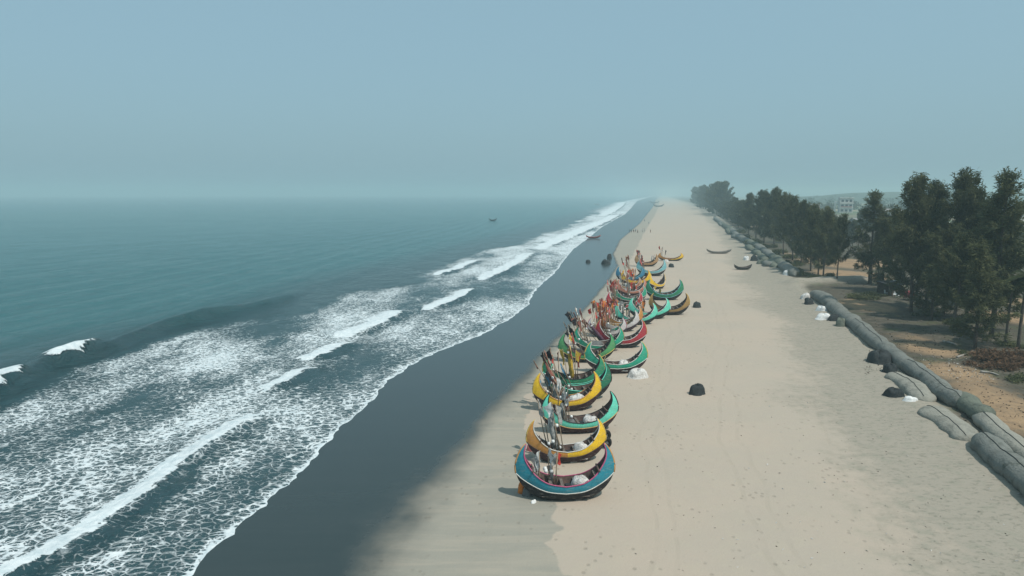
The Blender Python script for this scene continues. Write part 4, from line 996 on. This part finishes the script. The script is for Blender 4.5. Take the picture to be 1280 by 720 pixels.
for (b, x, y, w, h, mt, nm) in [(b1, 1.15, 0, 1.15, .75, WHITENET, 'white net heap inside the teal-blue boat'), (b2, 1.3, .1, 1.3, .8, WHITENET, 'white net heap inside the orange-and-yellow boat'), (b3, 1.0, .1, 1.4, .6, WHITENET, 'two-lobed white net inside the mint boat with maroon hull'),
        (b4, 1.0, .0, 1.5, .8, WHITENET, 'white net heap inside the all-yellow boat'), (b8, .8, -.1, 1.2, .65, WHITENET, 'white net heap inside the emerald boat'), (b15, -.3, .1, 1.7, 1.5, WHITE, 'tall pile of white sacks inside the orange-brown boat'),
        (b11, .6, 0, 2.2, 1.1, GREYNET, 'grey net heap inside the cream boat'), (b12, .8, 0, 2.0, 1.0, GREYNET, 'grey net heap inside the white boat with purple hull'), (b9, -.6, 0, 2.6, 1.2, GREYNET, 'grey net heap inside the green boat with white stripes'),
        (b13, .2, 0, 2.0, 1.0, GREYNET, 'grey net heap inside the lower mint boat with pale rails'), (b17, -1.0, 0, 2.6, 1.4, GREYNET, 'grey net heap inside the dark red boat'), (b18, .8, 0, 1.8, 1.0, GREYNET, 'grey net heap inside the green boat with cream stem posts'),
        (b3, -1.0, 0, 1.8, .9, GREYNET, 'grey net heap inside the mint boat with maroon hull'), (b4, -1.1, 0, 1.8, .9, GREYNET, 'grey net heap inside the all-yellow boat'), (b16, -.8, 0, 1.6, .9, GREYNET, 'grey net heap inside the dark green boat with pale blue rails')]:
    net_in(b, x, y, w, h, mt, nm, len(nm))

# tyres and props beside the boats
def tyre(u, v, r, flat_, label):
    p = at(u, v); p.z = .02; m = MB(); a = np.linspace(0, 2 * math.pi, 25); o = empty('tyre', p, .3, label=label, cat='tyre', group='tyres by the near boats')
    m.tube([(r * math.cos(q), 0, r + .12 + r * math.sin(q)) for q in a], .16, 8, False); m.build('tread', RUB, o)
    m = MB(); m.tube([(0, -.06, r + .12), (0, .06, r + .12)], r * .85, 16); m.build('rim', rough_mat((.2, .2, .2), None, 4, .6, 'rim_steel'), o)
tyre(755, 535, .34, 0, 'black tyre standing at the right end of the mint boat with maroon hull'); tyre(757, 551, .32, 0, 'black tyre against the right end of the orange-and-yellow boat, upper of two'); tyre(758, 560, .30, 0, 'black tyre against the right end of the orange-and-yellow boat, lower of two')
m = MB(); m.box((0, 0, .12), (.95, .28, .2)); o = m.build('timber_block', LOGW, None, False); o.location = at(727, 624); o.rotation_euler = (0, 0, .25); tag(o, 'pale timber block lying under the teal-blue boat', 'timber')
m = MB(); m.box((0, 0, .12), (.5, .3, .2)); o = m.build('timber_block', LOGW, None, False); o.location = at(717, 578); o.rotation_euler = (0, 0, .1); tag(o, 'pale timber block under the orange-and-yellow boat', 'timber')
heap('sack', 653, 616, .55, .8, CLOTH['orange'], 'orange and brown sack beside the left end of the teal-blue boat', 'sack', seed=31)
heap('sack', 660, 619, .7, .6, GREYNET, 'blue-grey sack under the left end of the teal-blue boat', 'sack', seed=32)
heap('sack', 667, 628, .4, .22, WHITE, 'small pale rag on the sand in front of the teal-blue boat', 'rag', seed=33)
heap('white_cloth', 671, 576, .9, .25, WHITE, 'white rag on the sand between the teal-blue and orange-and-yellow boats', 'rag', seed=34)
heap('sack', 662, 563, .5, .5, CLOTH['pink'], 'pale pink sack under the left end of the orange-and-yellow boat', 'sack', seed=35)

# ------------------------------------------------------------------ other boats
def canoe(u0, u1, v, panel, hull, label, rise=1.0, depth=.7, yaw=0.0, z=None, crew=False, cat='boat'):
    p = at((u0 + u1) / 2, v); L = (u1 - u0) / px_per_m(p) / 2; p.z = (float(ground_z(p.x, p.y)) - .06) if z is None else z
    o = empty('rowing_boat', p, R(yaw), label=label, cat=cat, group='small plain boats away from the row'); n = 21; m, g, l = MB(), MB(), MB(); top = {1: [], -1: []}
    for s in (-1, 1):
        rows, rin = [], []
        for i in range(n):
            q = -1 + 2 * i / (n - 1); b = .95 * max(0, 1 - abs(q) ** 2.4) ** .8 + .02; zt = depth + rise * abs(q) ** 2.6; zk = rise * .9 * abs(q) ** 3.2; xk = q * L * .93
            rows.append([(xk + (q * L - xk) * f, s * b * f ** .5, zk + (zt - zk) * f ** 1.6) for f in (0, .2, .45, .72, 1)])
            rin.append([(xk + (q * L - xk) * f, s * max(0, b * f ** .5 - .05), zk + .06 + (zt - zk - .06) * f ** 1.6) for f in (0, .2, .45, .72, 1)]); top[s].append((q * L, s * b, zt))
        m.loft(rows, s < 0); l.loft(rin, s > 0); g.tube(top[s], .06, 5)
    m.build('hull', paint(hull, .5), o); l.build('lining', WOODIN, o); g.build('gunwale', paint(panel, .3), o)
    for x in (-.45, 0, .45): t_ = MB(); t_.box((x * L, 0, depth - .1), (.25, 1.6 * (1 - abs(x) * .5), .05)); t_.build('thwart', DECK, o, False)
    return o
canoe(883, 914, 317, (0.30, 0.29, 0.27), (0.22, 0.215, 0.20), 'weathered grey wooden boat alone on the sand right of the row', 1.0, .7, -4)
canoe(917, 940, 337, (0.05, 0.05, 0.05), (0.035, 0.035, 0.038), 'black wooden boat nearest the far sand tubes', .8, .7, 4)
canoe(732, 751, 298, (0.50, 0.10, 0.07), (0.30, 0.05, 0.04), 'red boat at the edge of the surf', .9, .6, 3, z=.05)
canoe(611, 621, 276, (0.10, 0.12, 0.12), (0.06, 0.07, 0.08), 'small dark boat out at sea', 1.4, .9, 8, z=-.1)
canoe(743, 750, 256, (0.6, 0.6, 0.6), (0.55, 0.56, 0.56), 'tiny white boat far out near the surf line', 1.5, 1.2, 10, z=-.1)
canoe(816, 830, 258.5, (0.5, 0.5, 0.5), (0.14, 0.16, 0.17), 'hazy far boat with a pale rim at the end of the beach, larger of two', 3.0, 2.2, 4)
canoe(812, 824, 254, (0.3, 0.3, 0.3), (0.13, 0.15, 0.16), 'hazy far boat at the end of the beach, behind the larger one', 3.0, 2.0, 0)

# ------------------------------------------------------------------ people
SKIN = rough_mat((0.20, 0.12, 0.085), None, 8, .7, 'skin'); HAIR = rough_mat((0.015, 0.013, 0.012), None, 8, .8, 'hair')
def person(u, v, top, low, rz, stride, label, group=None, z=None, sit=False):
    p = at(u, v); p.z = float(ground_z(p.x, p.y)) if z is None else z
    V = [(0, 0, .95), (0, 0, 1.15), (0, 0, 1.38), (0, .01, 1.50), (0, .02, 1.62), (0, .01, 1.74), (.10, 0, .88), (.11, stride, .48), (.11, stride * .6 - .02, .06), (.11, stride * .6 + .16, .03), (-.10, 0, .88), (-.11, -stride, .48), (-.11, -stride * 1.4, .06), (-.11, -stride * 1.4 + .16, .03),
         (.19, 0, 1.40), (.25, -.03, 1.12), (.24, .10, .88), (.24, .14, .79), (-.19, 0, 1.40), (-.25, .03, 1.12), (-.24, .14, .90), (-.24, .18, .81)]
    E = [(0, 1), (1, 2), (2, 3), (3, 4), (4, 5), (0, 6), (6, 7), (7, 8), (8, 9), (0, 10), (10, 11), (11, 12), (12, 13), (2, 14), (14, 15), (15, 16), (16, 17), (2, 18), (18, 19), (19, 20), (20, 21)]
    rad = [.14, .13, .16, .06, .095, .075, .10, .065, .045, .035, .10, .065, .045, .035, .06, .045, .035, .03, .06, .045, .035, .03]
    me = bpy.data.meshes.new('person'); me.from_pydata(V, E, []); o = bpy.data.objects.new('person', me); col.objects.link(o)
    sk = o.modifiers.new('skin', 'SKIN'); sk.use_smooth_shade = True
    for i, r_ in enumerate(rad): me.skin_vertices[0].data[i].radius = (r_, r_ * .85)
    me.skin_vertices[0].data[0].use_root = True
    ss = o.modifiers.new('sub', 'SUBSURF'); ss.levels = ss.render_levels = 1
    me.materials.append(SKIN); o.location = p; o.rotation_euler = (0, 0, rz); tag(o, label, 'person', group)
    m = MB(); a = [(0, 0, .88), (0, 0, 1.02), (0, 0, 1.2), (0, 0, 1.40), (0, 0, 1.47)]; m.tube(a, [.2, .19, .205, .215, .09], 10, True, .8); m.build('shirt', top, o)
    m = MB(); m.tube([(0, 0, .40), (0, 0, .65), (0, 0, .95)], [.22, .20, .185], 10, True, .85); m.build('lungi', low, o)
    m = MB(); m.tube([(0, -.02, 1.66), (0, -.02, 1.74), (0, -.01, 1.80), (0, 0, 1.83)], [.10, .105, .08, .02], 9); m.build('hair', HAIR, o); return o
GP = 'people standing by the wet sand'
for i, (u, v, a, b_) in enumerate([(787, 291, 'black', 'blue'), (789.5, 290.5, 'green', 'black'), (792, 291, 'black', 'brown'), (794.5, 290, 'blue', 'black'), (797, 291.5, 'brown', 'black')]):
    person(u, v, CLOTH[a], CLOTH[b_], i * 1.3, .1, 'person in dark clothes in the knot of people at the edge of the wet sand', GP + ' in dark clothes')
for i, (u, v) in enumerate([(803, 290), (805.5, 289.5)]): person(u, v, CLOTH['white'], CLOTH['grey'], i + .4, .08, 'person in white clothes right of the dark knot of people', GP + ' in white')
person(813, 291, CLOTH['black'], CLOTH['brown'], 1, .15, 'person in dark clothes alone on the dry sand right of the people in white')
person(805.5, 277, CLOTH['black'], CLOTH['blue'], 2, .2, 'far person walking along the dark edge of the wet sand'); person(811, 280.5, CLOTH['blue'], CLOTH['grey'], .5, .2, 'far person on the sand a little nearer than the one at the wet edge')
person(1057, 329, CLOTH['black'], CLOTH['black'], .5, .1, 'person in black standing in the orange clearing behind the trees')

# ------------------------------------------------------------------ litter
def litter(name, spots, mat, size, seed, z=.02):
    rng = np.random.default_rng(seed); B_, D_ = [], []
    for (u0, v0, u1, v1, n) in spots:
        for k in range(n):
            p = at(rng.uniform(u0, u1), rng.uniform(v0, v1))
            if p.x < float(L_DRY(p.y)) + 1: continue
            B_.append((p.x, p.y, float(ground_z(p.x, p.y)) + z)); D_.append((rng.normal(), rng.normal(), abs(rng.normal()) * .25))
    me = quads_mesh(name, np.array(B_), np.array(D_), rng.uniform(.4, 1.3, len(B_)) * size, rng.uniform(.3, .9, len(B_)) * size * .6, rng, 0, mat)
    o = bpy.data.objects.new(name, me); col.objects.link(o); tag(o, kind='stuff')
litter('beach_litter', [(760, 420, 1200, 715, 130), (860, 300, 1000, 420, 40), (1000, 500, 1280, 715, 90)], rough_mat((.13, .11, .09), None, 3, name='debris'), .15, 1)
litter('shell_litter', [(900, 480, 1280, 715, 60), (1150, 448, 1230, 476, 260), (1185, 462, 1240, 485, 80)], rough_mat((.5, .48, .45), None, 3, name='pale_debris'), .22, 2)
litter('leaf_litter', [(1080, 390, 1280, 470, 1200), (1190, 460, 1285, 540, 260), (1000, 350, 1120, 380, 200)], rough_mat((.10, .07, .045), (.05, .04, .03), 3, name='dead_leaves'), .30, 3)
